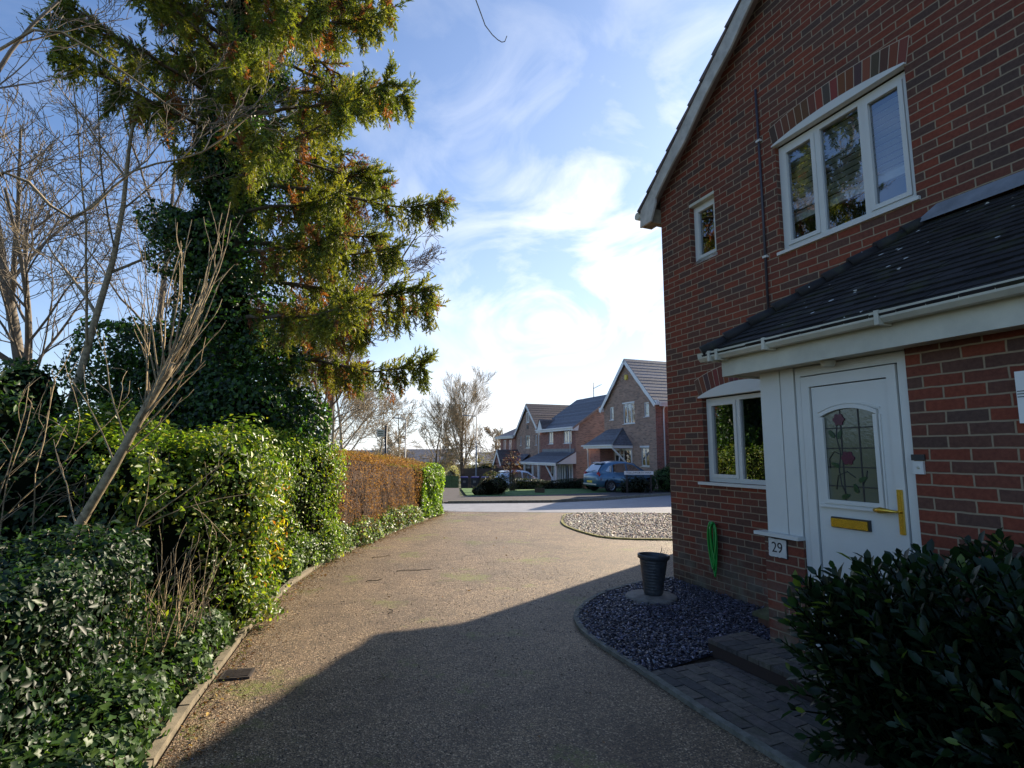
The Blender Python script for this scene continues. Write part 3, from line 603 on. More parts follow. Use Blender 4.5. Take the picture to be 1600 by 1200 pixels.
# windows
sw = window(H, .58, 1.03, 4.03, 4.78, .075, sash=(0,), fw=.045, sillx=.012, silly=.075, fm=M['white'])
MB().box(.58, .0, 4.782, 1.03, .09, 4.818).build('lintel_trim', M['cream'], sw)
bw = window(H, BX0, BX1, BZ0, BZ1 - .03, .055, mull=(2.41, 2.865), sash=(0, 2), fw=.055, sillx=.03, silly=.085)
soldier_arch(H, BX0 - .02, BX1 + .02, BZ1, .07, .215, 0)
lw = window(H, .66, 1.98, 1.28, 2.28, .07, mull=(1.17,), sash=(0,), fw=.05, sillx=.06, silly=.13)
soldier_arch(H, .62, 2.02, 2.31, .13, .215, 0)
bl = MB()
for i in range(13): bl.bar((2.0, .17, 4.86 - i * .062), (3.26, .17, 4.86 - i * .062), .05, .004, up=(0, .5, 1))
bl.box(2.0, .15, 4.03, 3.26, .19, 4.10); bl.build('blind', M['blind'], H)
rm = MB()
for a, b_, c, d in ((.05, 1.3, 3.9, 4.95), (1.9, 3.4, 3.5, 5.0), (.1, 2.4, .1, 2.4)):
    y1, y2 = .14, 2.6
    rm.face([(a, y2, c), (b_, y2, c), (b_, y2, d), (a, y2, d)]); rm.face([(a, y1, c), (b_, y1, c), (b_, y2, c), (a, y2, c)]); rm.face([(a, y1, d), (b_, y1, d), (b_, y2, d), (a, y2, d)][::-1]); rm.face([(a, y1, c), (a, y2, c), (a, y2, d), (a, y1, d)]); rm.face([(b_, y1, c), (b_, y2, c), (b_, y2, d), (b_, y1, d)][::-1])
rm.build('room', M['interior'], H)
# porch block
PY = -1.02
p = MB()
p.box(2.50, PY, -.1, 2.87, -.002, .955)             # pillar below the ledge
wall_holes(p, 3.73, 7.5, -.1, 2.30, PY, [], 0)
p.face([(2.54, -.001, .9), (2.54, PY + .06, .9), (2.54, PY + .06, 2.28), (2.54, -.001, 2.28)]); p.face([(3.73, PY, -.1), (3.73, PY, 2.3), (3.73, -.3, 2.3), (3.73, -.3, -.1)])
p.face([(7.5, PY, -.1), (7.5, 0, -.1), (7.5, 0, 2.3), (7.5, PY, 2.3)])
p.build('porch_wall', M['brick'], H)
cl = MB(); cl.box(2.53, PY + .012, .985, 2.728, -.01, 2.29); cl.box(2.738, PY + .012, .985, 2.862, -.01, 2.29); cl.box(2.7, PY + .03, .985, 2.85, -.02, 2.29)
cl.build('cladding_panel', M['white'], H)
MB().box(2.44, PY - .055, .957, 2.868, PY + .06, .984).build('ledge', M['white'], H)
# door: frame, leaf, glass...
dr = MB().box(2.872, PY + .022, .19, 2.915, PY + .10, 2.285).box(3.662, PY + .022, .19, 3.728, PY + .10, 2.285).box(2.915, PY + .022, 2.215, 3.662, PY + .10, 2.285).box(2.86, PY - .06, .17, 3.73, PY + .08, .228).build('door', M['white'], H)
MB().box(2.912, PY + .07, .2, 3.665, PY + .075, 2.22).build('rebate', M['gap'], dr)
lf = MB(); lf.box(2.925, PY + .012, .24, 2.995, PY + .065, 2.205); lf.box(3.59, PY + .012, .24, 3.652, PY + .065, 2.205); lf.box(2.995, PY + .012, 2.125, 3.59, PY + .065, 2.205); lf.box(2.995, PY + .012, .24, 3.59, PY + .065, .33)
gx0, gx1, gz0, gz1 = 3.10, 3.48, 1.285, 1.885
lf.box(3.006, PY + .026, .33, 3.582, PY + .062, gz0 - .03); lf.box(3.006, PY + .026, gz0 - .03, gx0 - .03, PY + .062, 2.117); lf.box(gx1 + .03, PY + .026, gz0 - .03, 3.582, PY + .062, 2.117)
k = 12
def arc(x, rise=.05): t = (x - (gx0 + gx1) / 2) / ((gx1 - gx0) / 2 + .03); return gz1 + rise * (1 - t * t)
for i in range(k):
    a = gx0 - .03 + (gx1 - gx0 + .06) * i / k; b_ = gx0 - .03 + (gx1 - gx0 + .06) * (i + 1) / k
    lf.prism([(a, arc(a) + .03), (b_, arc(b_) + .03), (b_, 2.117), (a, 2.117)], PY + .026, PY + .062)
lf = lf.build('leaf', M['white'], dr)
mo = MB()
def framebar(mb, o, w, y, dz=0):
    mb.box(gx0 - o - w, y, gz0 - o - w, gx0 - o, y + .02, gz1 + .0); mb.box(gx1 + o, y, gz0 - o - w, gx1 + o + w, y + .02, gz1 + .0); mb.box(gx0 - o, y, gz0 - o - w, gx1 + o, y + .02, gz0 - o)
    for i in range(k):
        xa = gx0 - o - w; xb = gx1 + o + w; a = xa + (xb - xa) * i / k; b_ = xa + (xb - xa) * (i + 1) / k
        def z_(x): t = (x - (xa + xb) / 2) / ((xb - xa) / 2); return gz1 + (o) + .055 * (1 - t * t)
        mb.prism([(a, z_(a)), (b_, z_(b_)), (b_, z_(b_) + w), (a, z_(a) + w)], y, y + .02)
framebar(mo, 0, .028, PY + .006); framebar(mo, .034, .012, PY + .016); mo.box(gx0 - .07, PY - .004, gz0 - .055, gx1 + .07, PY + .026, gz0 - .038)
mo.build('glazing_moulding', M['white'], dr)
gl = MB(); gl.face([(gx0 - .02, PY + .03, gz0 - .02), (gx1 + .02, PY + .03, gz0 - .02), (gx1 + .02, PY + .03, gz1 + .06), (gx0 - .02, PY + .03, gz1 + .06)]); gl = gl.build('glass_panel', M['frosted'], dr)
sd = MB()
for z in (1.385, 1.52, 1.655, 1.80): sd.box(gx0, PY + .026, z - .004, gx1, PY + .0295, z + .004)
for x in (gx0 + .125, gx0 + .262): sd.box(x - .004, PY + .0255, gz0, x + .004, PY + .029, gz1 + .05)
def curve(pts, r=.003): sd.tube([(x, PY + .027, z) for x, z in pts], r, 6)
curve([(gx0 + .10, 1.86), (gx0 + .085, 1.74), (gx0 + .11, 1.62), (gx0 + .09, 1.5), (gx0 + .10, 1.40), (gx0 + .14, 1.31)])
curve([(gx0 + .02, 1.51), (gx0 + .02, 1.58), (gx0 + .06, 1.63), (gx0 + .14, 1.60)]); curve([(gx0 + .06, 1.36), (gx0 + .08, 1.46), (gx0 + .15, 1.49), (gx0 + .21, 1.45)]); curve([(gx0 + .26, 1.40), (gx0 + .29, 1.46), (gx0 + .30, 1.50)])
sd.build('leading', M['solder'], gl)
for cx_, cz_, rr in ((gx0 + .115, 1.862, .042), (gx0 + .165, 1.585, .047)):
    n = 36; ro = MB(); ro.prism([(cx_ + rr * (1 + .12 * math.cos(6 * 2 * math.pi * i / n)) * math.cos(2 * math.pi * i / n), cz_ + rr * (1 + .12 * math.cos(6 * 2 * math.pi * i / n)) * math.sin(2 * math.pi * i / n)) for i in range(n)], PY + .022, PY + .0285); ro.build('rose', M['plum'], gl)
for cx_, cz_, a_ in ((gx0 + .05, 1.76, 2.2), (gx0 + .115, 1.755, 1.1), (gx0 + .065, 1.535, 2.7), (gx0 + .21, 1.375, 1.9), (gx0 + .265, 1.44, .5), (gx0 + .13, 1.315, .4)):
    n = 14; pts = []
    for i in range(n):
        t = 2 * math.pi * i / n; x = .034 * math.cos(t); z = .016 * math.sin(t) * (1 - .3 * math.cos(t)); pts.append((cx_ + x * math.cos(a_) - z * math.sin(a_), cz_ + x * math.sin(a_) + z * math.cos(a_)))
    lg = MB(); lg.prism(pts, PY + .023, PY + .0282); lg.build('leaf_motif', M['leafglass'], gl)
lb = MB().box(3.115, PY + .004, 1.09, 3.40, PY + .027, 1.165).build('letterbox', M['black'], dr)
MB().box(3.12, PY - .006, 1.096, 3.392, PY + .008, 1.156).build('flap', M['brass'], lb)
hd = MB().box(3.605, PY - .004, 1.10, 3.636, PY + .012, 1.385); hd = hd.build('handle', M['brass'], dr)
MB().tube([(3.62, PY, 1.245), (3.62, PY - .045, 1.245), (3.59, PY - .055, 1.247), (3.52, PY - .05, 1.247), (3.475, PY - .045, 1.245)], [.009, .009, .012, .022, .012], 10).build('lever', M['brass'], hd)
# porch roof
gy = -1.36; gzt = 2.46; wx = 3.39; wz = 3.47; lx = 2.24
pr = MB(); tile_slope(pr, (lx, gy, gzt), (7.6, gy, gzt), (7.6, 0, wz), (wx, 0, wz), .105, .016, .165, .004, .22)
tile_slope(pr, (lx, 0, gzt), (lx, gy, gzt), (wx, 0, wz), (wx, .001, wz), .105, .016, .165, .003, .22)
pr = pr.build('porch_roof', M['tile_porch'], H)
hp = MB()
for i in range(9):
    a = Vector((lx, gy, gzt + .02)).lerp(Vector((wx, 0, wz + .02)), i / 9); b_ = Vector((lx, gy, gzt + .02)).lerp(Vector((wx, 0, wz + .02)), (i + 1.1) / 9); hp.tube([a + Vector((0, 0, .018)), b_], [.055, .042], 8)
hp.build('hip_tiles', M['tile_porch'], pr)
fl = MB(); fl.hexa([(wx - .05, -.10, wz - .02), (7.6, -.10, wz - .02), (7.6, -.003, wz + .02), (wx + .0, -.003, wz + .02), (wx - .05, -.09, wz + .005), (7.6, -.09, wz + .005), (7.6, -.003, wz + .12), (wx + .05, -.003, wz + .12)]); fl.build('flashing', M['lead'], pr)
fs = MB().box(2.34, -1.235, 2.275, 7.6, -1.215, 2.455); fs.box(2.34, -1.215, 2.275, 2.36, -.003, 2.455); fs.build('fascia', M['cream'], pr)
MB().box(2.362, -1.214, 2.292, 7.6, -.003, 2.305).build('porch_soffit', M['cream'], pr)
gt = MB()
prof = [(0, .0), (-.012, -.05), (-.035, -.072), (-.085, -.072), (-.112, -.045), (-.118, .0), (-.108, .0), (-.10, -.04), (-.08, -.06), (-.04, -.06), (-.02, -.045), (-.012, 0)]
gx_0, gx_1, gzz, gyy = 2.185, 7.6, 2.49, -1.245
n = len(prof)
for i in range(n):
    j = (i + 1) % n; a, b_ = prof[i], prof[j]; gt.face([(gx_0, gyy + a[0], gzz + a[1]), (gx_0, gyy + b_[0], gzz + b_[1]), (gx_1, gyy + b_[0], gzz + b_[1]), (gx_1, gyy + a[0], gzz + a[1])][::-1])
gt.face([(gx_0 - .001, gyy + a, gzz + b_) for a, b_ in prof[:6]])
gto = gt.build('porch_gutter', M['cream'], pr)
for x in (2.33, 2.42, 2.92, 3.80, 4.7):
    MB().prism([(x - .014, gzz - .085), (x + .014, gzz - .085), (x + .014, gzz + .006), (x - .014, gzz + .006)], gyy - .126, gyy - .0).build('bracket', M['cream'], gto)
MB().lathe([(.0, 0), (.04, 0), (.05, .03), (.05, .045)], 16, o=(3.23, -1.08, 2.245)).build('porch_lamp', M['cream'], H)
# cable conduit
cb = MB().tube([(1.76, -.018, 5.67), (1.765, -.018, 4.4), (1.755, -.018, 3.0)], .013, 8).build('conduit', M['cable'], H)
for z in (5.05, 3.72): MB().box(1.735, -.035, z - .012, 1.79, -.003, z + .012).build('clip', M['white'], cb)
tag(MB().tube([(.93 + .09 * math.cos(a / 12 * 6.28) * (1 if a < 12 else 1), -.05, 2.90 + .075 * math.sin(a / 12 * 6.28)) for a in range(13)] + [(.98, -.06, 2.80), (.93, -.03, 2.74)], .004, 6).build('wire_loop', M['cable'], H))

def local(x, y, z): v = Matrix.Rotation(ROT, 4, 'Z') @ Vector((x, y, z)); return (v.x + hx, v.y + hy, v.z)
# things on or by the wall
def text_obj(s, size, m, parent, loc, rot, ex=.002, name='lettering', sx=1, bold=0):
    cu = bpy.data.curves.new(name, 'FONT'); cu.body = s; cu.size = size; cu.extrude = ex; cu.align_x = 'CENTER'; cu.align_y = 'CENTER'; cu.offset = bold
    to = bpy.data.objects.new(name, cu); col.objects.link(to); bpy.context.view_layer.update()
    dg = bpy.context.evaluated_depsgraph_get(); me = bpy.data.meshes.new_from_object(to.evaluated_get(dg)); bpy.data.objects.remove(to)
    me.materials.clear(); me.materials.append(m); o = bpy.data.objects.new(name, me); col.objects.link(o); o.parent = parent; o.location = loc; o.rotation_euler = rot; o.scale = (sx, 1, 1); return o
nb = empty('house_number', local(2.635, PY, .868), ROT, 'chipped white enamel plaque reading 29 under the porch ledge', 'sign')
pl = MB(); n = 40; pts = []
for i in range(n):
    t = i / n * 4; e = int(t); f_ = t - e; j = random.uniform(-.003, .003)
    x, z = [(-.085 + .17 * f_, -.07 + j), (.085 + j, -.07 + .14 * f_), (.085 - .17 * f_, .07 + j), (-.085 + j, .07 - .14 * f_)][e]; pts.append((x, z))
MB().box(-.09, -.010, -.075, .09, -.002, .075).build('backing', M['black'], nb); MB().prism(pts, -.016, -.009).build('plate', M['plaque'], nb)
text_obj('29', .115, M['ink'], nb, (0, -.017, 0), (R(90), 0, 0), .001, 'digits', .95)
db = empty('doorbell', local(3.765, PY, 1.53), ROT, 'small white doorbell with round button on brick beside the door', 'doorbell')
MB().box(-.035, -.02, -.04, .028, -.001, .04).build('case', M['white'], db); MB().lathe([(0, .026), (.008, .026), (.009, .02)], 16).build('button', M['cream'], db).rotation_euler = (R(90), 0, 0)
MB().box(-.045, -.012, .045, .035, -.001, .082).build('bracket_mark', M['black'], db)
tm = empty('wall_box', local(4.38, PY, 1.92), ROT, 'pale box with scored lines on porch brick at the right edge', 'wall box')
MB().box(-.07, -.03, -.14, .10, -.001, .14).build('case', M['blind'], tm); MB().box(-.065, -.034, .03, .095, -.0305, .034).box(-.065, -.034, .015, .095, -.0305, .019).box(-.065, -.034, -.001, .095, -.0305, .003).build('scored_line', M['ink'], tm); MB().box(-.04, -.033, -.115, .09, -.0305, -.10).build('marking', M['ink'], tm)
# hose: loops hung on a hook
hs = empty('garden_hose', local(.84, -.03, .80), ROT, 'coiled bright green garden hose hanging on brick wall', 'hose')
mb = MB(); pts = []
for lp in range(8):
    hgt = [.42, .50, .44, .54, .46, .60, .52, .40][lp]; wd = [.030, .048, .038, .055, .030, .045, .060, .040][lp]; sh = [-.055, -.03, -.045, -.01, .01, .02, .0, .035][lp]
    for i in range(16):
        a = 2 * math.pi * i / 16 + math.pi / 2; x = sh + wd * math.cos(a); z = -hgt / 2 + hgt / 2 * math.sin(a); pts.append((x, -.02 - .008 * lp + .012 * math.sin(a * 2), z + .02))
mb.tube(smooth_path([(p[0], p[1], p[2]) for p in pts], 2), .0105, 8); mb.build('coil', M['hose'], hs)
MB().tube([(0, .03, .0), (0, -.07, .0), (0, -.075, .03)], .006, 6).build('hook', M['metal'], hs); MB().box(-.012, -.09, -.05, .012, -.078, -.03).build('tie', M['white'], hs)
# mossy corner slab against the wall
mb = MB(); mb.hexa([(1.80, -.50, .08), (2.49, -.50, .09), (2.49, -.003, .26), (2.0, -.003, .25), (1.80, -.5, .115), (2.49, -.5, .125), (2.49, -.003, .29), (2.0, -.003, .28)])
sl_ = empty('stone_slab', local(0, 0, 0), ROT, 'sloping mossy slab on a low rusty edge beside the porch pillar', 'slab')
s1 = mb.build('slab', M['moss_stone'], sl_); MB().box(1.86, -.49, -.02, 2.49, -.46, .088).build('edge', M['terra'], sl_)
# pot and round stone
px_, py_ = 1.585, 6.42
rs = MB().lathe([(0, .035), (.26, .035), (.285, .022), (.285, -.01)], 36).build('stepping_stone', M['stone'], loc=(px_ - .03, py_ - .02, .015)); tag(rs, 'round grey stone disc under the tall plant pot', 'stepping stone')
pt = empty('plant_pot', (px_, py_, .05), 0, 'tall tapered charcoal ribbed plant pot on round stone', 'plant pot')
prof = [(.0, 0), (.098, 0), (.10, .01)]
for i in range(11): z = .03 + i * .032; r_ = .10 + .058 * (z / .42); prof += [(r_ + .003, z), (r_ + .004, z + .012), (r_, z + .022)]
prof += [(.165, .385), (.176, .392), (.178, .425), (.172, .435), (.160, .432), (.155, .40), (.135, .25)]
body = MB().lathe(prof, 40).build('body', M['pot'], pt); MB().lathe([(0, .33), (.146, .33)], 32).build('compost', M['soil'], pt)
pt.rotation_euler = (R(-1.5), R(2.5), 0)
dp = MB()
for i in range(6): a = random.uniform(0, 6.28); dp.tube([(.03 * math.cos(a), .03 * math.sin(a), .33), (.10 + .02 * math.cos(a), .07 * math.sin(a), .42), (.13 + .03 * math.cos(a), .09 * math.sin(a), .5)], .0018, 4)
dp.build('dead_stalks', M['timber'], pt)
# drain grate
dg_ = empty('drain_grate', (-2.02, 4.28, .004), R(12), 'rusty iron drain grate sunk in the driveway beside the timber edging', 'drain grate'); dg_.scale = (.8, .8, 1)
mb = MB(); mb.box(-.13, -.11, -.01, .13, -.09, .012).box(-.13, .09, -.01, .13, .11, .012).box(-.13, -.09, -.01, -.11, .09, .012).box(.11, -.09, -.01, .13, .09, .012)
for i in range(7): y = -.075 + i * .025; mb.bar((-.11, y - .008, .008), (.11, y + .008, .008), .012, .012)
mb.build('grating', M['tarnish'], dg_); MB().box(-.125, -.105, -.008, .125, .105, -.002).build('sump', M['gap'], dg_)

# ------------------------------------------------------------ vegetation
G_D = [(.030, .060, .016), (.045, .085, .020), (.022, .042, .014), (.075, .115, .025)]
def along(path, s):
    P = np.array(path, float); seg = np.linalg.norm(np.diff(P, axis=0), axis=1); cum = np.r_[0, np.cumsum(seg)]; t = s * cum[-1]
    i = np.clip(np.searchsorted(cum, t, 'right') - 1, 0, len(seg) - 1); f = (t - cum[i]) / seg[i]; p = P[i] + (P[i + 1] - P[i]) * f[:, None]; d = (P[i + 1] - P[i]) / seg[i][:, None]; return p, d
def hedge(name, label, path, thick, hfun, n, size, cols, w, m='leaf', shape='kite', aspect=.55, core='core', ends=True, rough=.08, depth=.16, stems=30, cat='hedge', group=None, up=.25, stemm='twig_dark', zlo=.03, rr=.16):
    """clipped hedge: front line (right-hand side), thickness to the left"""
    rt = empty(name, (path[0][0], path[0][1], gz(path[0][1])), 0, label, cat, group); org = np.array([path[0][0], path[0][1], gz(path[0][1])])
    s = rng.uniform(0, 1, n); p, d = along(path, s); nl = np.column_stack([-d[:, 1], d[:, 0]]); hh = hfun(s)
    hm = float(np.mean(hh)); k = rng.uniform(0, hm * 1.1 + thick, n); front = k < hm * 1.1
    zz = np.where(front, rng.uniform(zlo, 1, n) * hh, hh); off = np.where(front, 0, rng.uniform(0, 1, n) * thick)
    # round the top edge
    nx = np.where(front, -1.0, 0); nz = np.where(front, 0., 1.0)
    tt = np.where(front, np.clip((zz - (hh - rr)) / rr, 0, 1), np.clip((rr - off) / rr, 0, 1)); 
    off = np.where(front, off + rr * .35 * tt ** 2, off); zz = np.where(front, zz, zz - rr * .35 * tt ** 2)
    nx = np.where(front, -1, -tt); nz = np.where(front, tt, 1.0)
    if ends:
        e = rng.uniform(0, 1, n) < .16; se = rng.integers(0, 2, n); pe, de = along(path, np.where(se, 1.0, 0.0)); off = np.where(e, rng.uniform(0, 1, n) * thick, off); zz = np.where(e, rng.uniform(zlo, 1, n) * hfun(np.where(se, 1., 0.)), zz)
        p = np.where(e[:, None], pe, p); nl = np.where(e[:, None], np.column_stack([-de[:, 1], de[:, 0]]), nl); d = np.where(e[:, None], de, d)
        N3 = np.column_stack([nl * nx[:, None], nz]); N3 = np.where(e[:, None], np.column_stack([d * np.where(se, 1, -1)[:, None], np.zeros(n)]), N3)
    else: N3 = np.column_stack([nl * nx[:, None], nz])
    P = np.column_stack([p + nl * off[:, None], zz + np.interp(p[:, 1], GY, GZ)])
    N3 = unit(N3); dd = -rng.exponential(depth * .5, n) + rough * lump(P, 2.2) + rng.normal(0, rough * .35, n); P = P + N3 * dd[:, None]
    P[:, 2] = np.maximum(P[:, 2], np.interp(P[:, 1], GY, GZ) + .015)
    NN = unit(N3 + rng.normal(0, .55, (n, 3)) + np.array([0, 0, up])); C_ = pick_cols(n, cols, w)
    leaves('foliage', P - org, NN, rng.uniform(*size, n) * rng.choice([.65, .85, 1.0, 1.3], n), C_, M[m], rt, aspect, shape=shape)
    # lumpy solid twig mass; its dark colour stands in for inner shade
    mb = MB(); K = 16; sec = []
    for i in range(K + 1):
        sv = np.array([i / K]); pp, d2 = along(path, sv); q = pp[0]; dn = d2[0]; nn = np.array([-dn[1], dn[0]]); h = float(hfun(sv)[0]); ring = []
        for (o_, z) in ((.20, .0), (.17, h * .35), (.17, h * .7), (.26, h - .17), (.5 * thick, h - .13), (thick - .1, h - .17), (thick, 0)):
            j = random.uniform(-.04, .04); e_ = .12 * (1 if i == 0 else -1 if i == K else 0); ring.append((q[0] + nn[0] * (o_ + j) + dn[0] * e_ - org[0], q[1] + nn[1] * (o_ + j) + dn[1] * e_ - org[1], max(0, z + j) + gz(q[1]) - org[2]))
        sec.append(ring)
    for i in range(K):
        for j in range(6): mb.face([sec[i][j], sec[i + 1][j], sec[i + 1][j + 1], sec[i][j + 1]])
    mb.face(sec[0][::-1]); mb.face(sec[K]); mb.build('twig_shade_core', M[core], rt)
    if stems:
        st_ = MB()
        for i in range(stems):
            pp, d2 = along(path, np.array([random.random()])); q = pp[0]; nn = np.array([-d2[0][1], d2[0][0]]); o_ = random.uniform(.04, .2); h = float(hfun(np.array([.5]))[0]) * random.uniform(.5, .95)
            b0 = Vector((q[0] + nn[0] * (o_ + .1) - org[0], q[1] + nn[1] * (o_ + .1) - org[1], 0)); pts = [b0]
            for _ in range(4): pts.append(pts[-1] + Vector((random.uniform(-.07, .07), random.uniform(-.07, .07), h / 4)))
            st_.tube(pts, [.008, .007, .005, .004, .002], 4)
        st_.build('stems', M[stemm], rt)
    return rt
cst = lambda h, a=.0: (lambda s: h + a * np.sin(s * 7 + .6))
hedge('privet_hedge', 'low dark green hedge in shade nearest the camera at left', [(-2.02, 1.0), (-2.12, 1.9), (-2.2, 2.8), (-2.36, 3.7)], 1.7, cst(1.06, .03), 30000, (.026, .052), [(.016, .042, .018), (.026, .060, .026), (.010, .024, .011), (.045, .085, .022)], [4, 3, 3, 1], aspect=.6, stems=40, m='leaf_dull')  # leaf greens darkened, part of the hedge's shade is in the colour
hB = hedge('laurel_hedge', 'tall rounded green hedge with yellow and orange leaves, behind the leaning cut trunk', [(-2.98, 4.35), (-2.60, 4.75), (-2.42, 5.35), (-2.46, 5.9), (-2.85, 6.45)], 1.9, (lambda s: 1.60 + .22 * np.sin(s * 3.1)), 21000, (.03, .07), [(.085, .145, .020), (.14, .21, .026), (.045, .085, .016), (.26, .27, .035)], [4, 4, 3, 2], aspect=.55, rough=.15, up=.15, stems=30)
# yellow sprays on its right flank
n = 300; s = rng.uniform(.15, 1.0, n); p, d = along([(-2.62, 4.75), (-2.43, 5.35), (-2.48, 5.9), (-2.80, 6.45)], s); P = np.column_stack([p, rng.uniform(.45, 1.55, n) * (1 - .35 * rng.uniform(0, 1, n))]); P[:, 0] += rng.normal(.03, .06, n)
leaves('autumn_leaves', P - np.array([-2.95, 4.15, 0]), unit(rng.normal(size=(n, 3)) + [1, -.4, .4]), rng.uniform(.045, .08, n), pick_cols(n, [(.48, .30, .02), (.50, .42, .04), (.42, .15, .02), (.26, .30, .03)], [3, 3, 1, 4]), M['leaf'], hB, .42)
hedge('laurel_hedge', 'green hedge with pale glinting leaves beside the brown hedge', [(-3.05, 6.9), (-2.93, 7.5), (-2.82, 8.3), (-2.78, 8.8), (-2.95, 9.25)], 1.7, (lambda s: 1.72 + .07 * np.sin(s * 3.1)), 14000, (.035, .062), [(.10, .18, .020), (.17, .25, .028), (.05, .095, .016), (.28, .30, .035)], [4, 4, 3, 2], aspect=.5, rough=.13, up=.1)
# beech: many narrow russet leaves and bare twigs
hD = hedge('beech_hedge', 'long clipped russet brown winter hedge beyond the green ones', [(-2.78, 9.25), (-2.62, 10.4), (-2.46, 11.8), (-2.26, 13.2), (-2.05, 14.35)], 1.7, (lambda s: 1.66 - .30 * s ** 1.3), 30000, (.024, .05), [(.25, .125, .070), (.18, .086, .052), (.32, .17, .085), (.10, .05, .034)], [4, 4, 2, 2], m='leaf_matt', aspect=.30, core='core_brown', rough=.06, depth=.10, rr=.32, stems=120, stemm='bark')
n = 5000; s = rng.uniform(0.1, 1, n); p, d = along([(-2.9, 9.25), (-2.73, 10.4), (-2.56, 11.8), (-2.36, 13.2), (-2.15, 14.35)], s); P = np.column_stack([p[:, 0] - rng.uniform(0, 1.5, n), p[:, 1], 1.67 - .30 * s ** 1.3 + rng.normal(0, .02, n)])
leaves('new_leaves', P - np.array([-2.78, 9.25, 0]), unit(rng.normal(0, .5, (n, 3)) + [0, 0, 1]), rng.uniform(.02, .04, n), pick_cols(n, [(.26, .19, .05), (.18, .12, .05)], [1, 1]), M['leaf_matt'], hD, .35)
hedge('ivy_hedge', 'bright green rounded ivy hedge end beside the road', [(-2.14, 13.7), (-1.96, 14.3), (-1.84, 14.85), (-1.92, 15.2), (-2.15, 15.45)], 1.3, (lambda s: 1.24 + .06 * np.sin(s * 3.1)), 9500, (.045, .075), [(.16, .26, .04), (.22, .32, .05), (.10, .17, .03)], [3, 3, 1], aspect=.7, rough=.04, depth=.08, stems=0)
hedge('ground_ivy', 'low pale variegated ivy strip at the foot of the brown hedge', [(-2.82, 7.3), (-2.74, 8.8), (-2.62, 10.0), (-2.42, 11.8), (-2.18, 13.4), (-1.98, 14.6)], .3, (lambda s: .26 + .10 * np.abs(np.sin(s * 19)) + .12 * np.abs(np.sin(s * 7))), 9000, (.035, .06), [(.09, .15, .045), (.17, .24, .10), (.05, .09, .03), (.32, .38, .20)], [3, 3, 2, 1], aspect=.75, rough=.05, depth=.08, stems=0, cat='ivy')
hedge('ground_ivy', 'trailing ivy and bare stems at the foot of the nearest hedges', [(-1.72, 1.6), (-1.90, 2.9), (-2.08, 3.6), (-2.24, 4.2), (-2.42, 4.9)], .5, (lambda s: .22 + .14 * np.abs(np.sin(s * 9))), 7000, (.035, .06), [(.045, .09, .025), (.07, .13, .03), (.025, .05, .02)], [3, 3, 3], m='leaf_dull', shape='ivy', aspect=.75, rough=.06, depth=.08, stems=0, cat='ivy')

def blob_leaves(name, parent, blobs, n, size, cols, w, org, shape='kite', m='leaf', aspect=.6, depth=.35, jit=.5, T0=None):
    vol = np.array([b[3] * b[4] + b[4] * b[5] + b[3] * b[5] for b in blobs]); which = rng.choice(len(blobs), n, p=vol / vol.sum()); B = np.array(blobs)[which]
    dr_ = unit(rng.normal(size=(n, 3))); rad = 1 - np.minimum(rng.exponential(depth * .5, n), .9); P = B[:, :3] + dr_ * B[:, 3:6] * rad[:, None]
    P += dr_ * (.10 * lump(P, 3.1) + .12 * lump(P, 1.1))[:, None]
    P[:, 2] = np.maximum(P[:, 2], .03 + np.interp(P[:, 1], GY, GZ))
    N3 = unit(dr_ / B[:, 3:6] + rng.normal(0, jit, (n, 3)) / B[:, 3:6].mean(1, keepdims=True)); return leaves(name, P - np.array(org), N3, rng.uniform(*size, n), pick_cols(n, cols, w), M[m], parent, aspect, shape=shape, T0=T0)
def shrub(name, label, blobs, n, size, cols, w, cat='shrub', group=None, shape='kite', m='leaf', aspect=.55, stems=14, core=True, depth=.35, corem='core'):
    b0 = blobs[0]; org = (b0[0], b0[1], gz(b0[1])); rt = empty(name, org, 0, label, cat, group)
    blob_leaves('foliage', rt, blobs, n, size, cols, w, org, shape, m, aspect, depth)
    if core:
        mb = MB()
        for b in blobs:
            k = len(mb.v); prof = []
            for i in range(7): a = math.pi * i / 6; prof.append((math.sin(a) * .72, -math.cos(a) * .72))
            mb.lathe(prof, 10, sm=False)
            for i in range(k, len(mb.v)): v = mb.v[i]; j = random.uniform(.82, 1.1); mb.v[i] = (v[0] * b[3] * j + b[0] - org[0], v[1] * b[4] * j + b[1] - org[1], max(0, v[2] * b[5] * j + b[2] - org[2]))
        mb.build('twig_shade_core', M[corem], rt)
    st_ = MB()
    for i in range(stems):
        b = random.choice(blobs); a = Vector((b[0] - org[0] + random.uniform(-.3, .3) * b[3], b[1] - org[1] + random.uniform(-.3, .3) * b[4], 0)); e = Vector((b[0] - org[0] + random.uniform(-.8, .8) * b[3], b[1] - org[1] + random.uniform(-.8, .8) * b[4], b[2] + b[5] * random.uniform(.4, .95) - org[2]))
        m_ = a.lerp(e, .5) + Vector((random.uniform(-.1, .1), random.uniform(-.1, .1), .1)); st_.tube([a, m_, e], [.014, .009, .003], 5)
    if stems: st_.build('stems', M['twig_dark'], rt)
    return rt

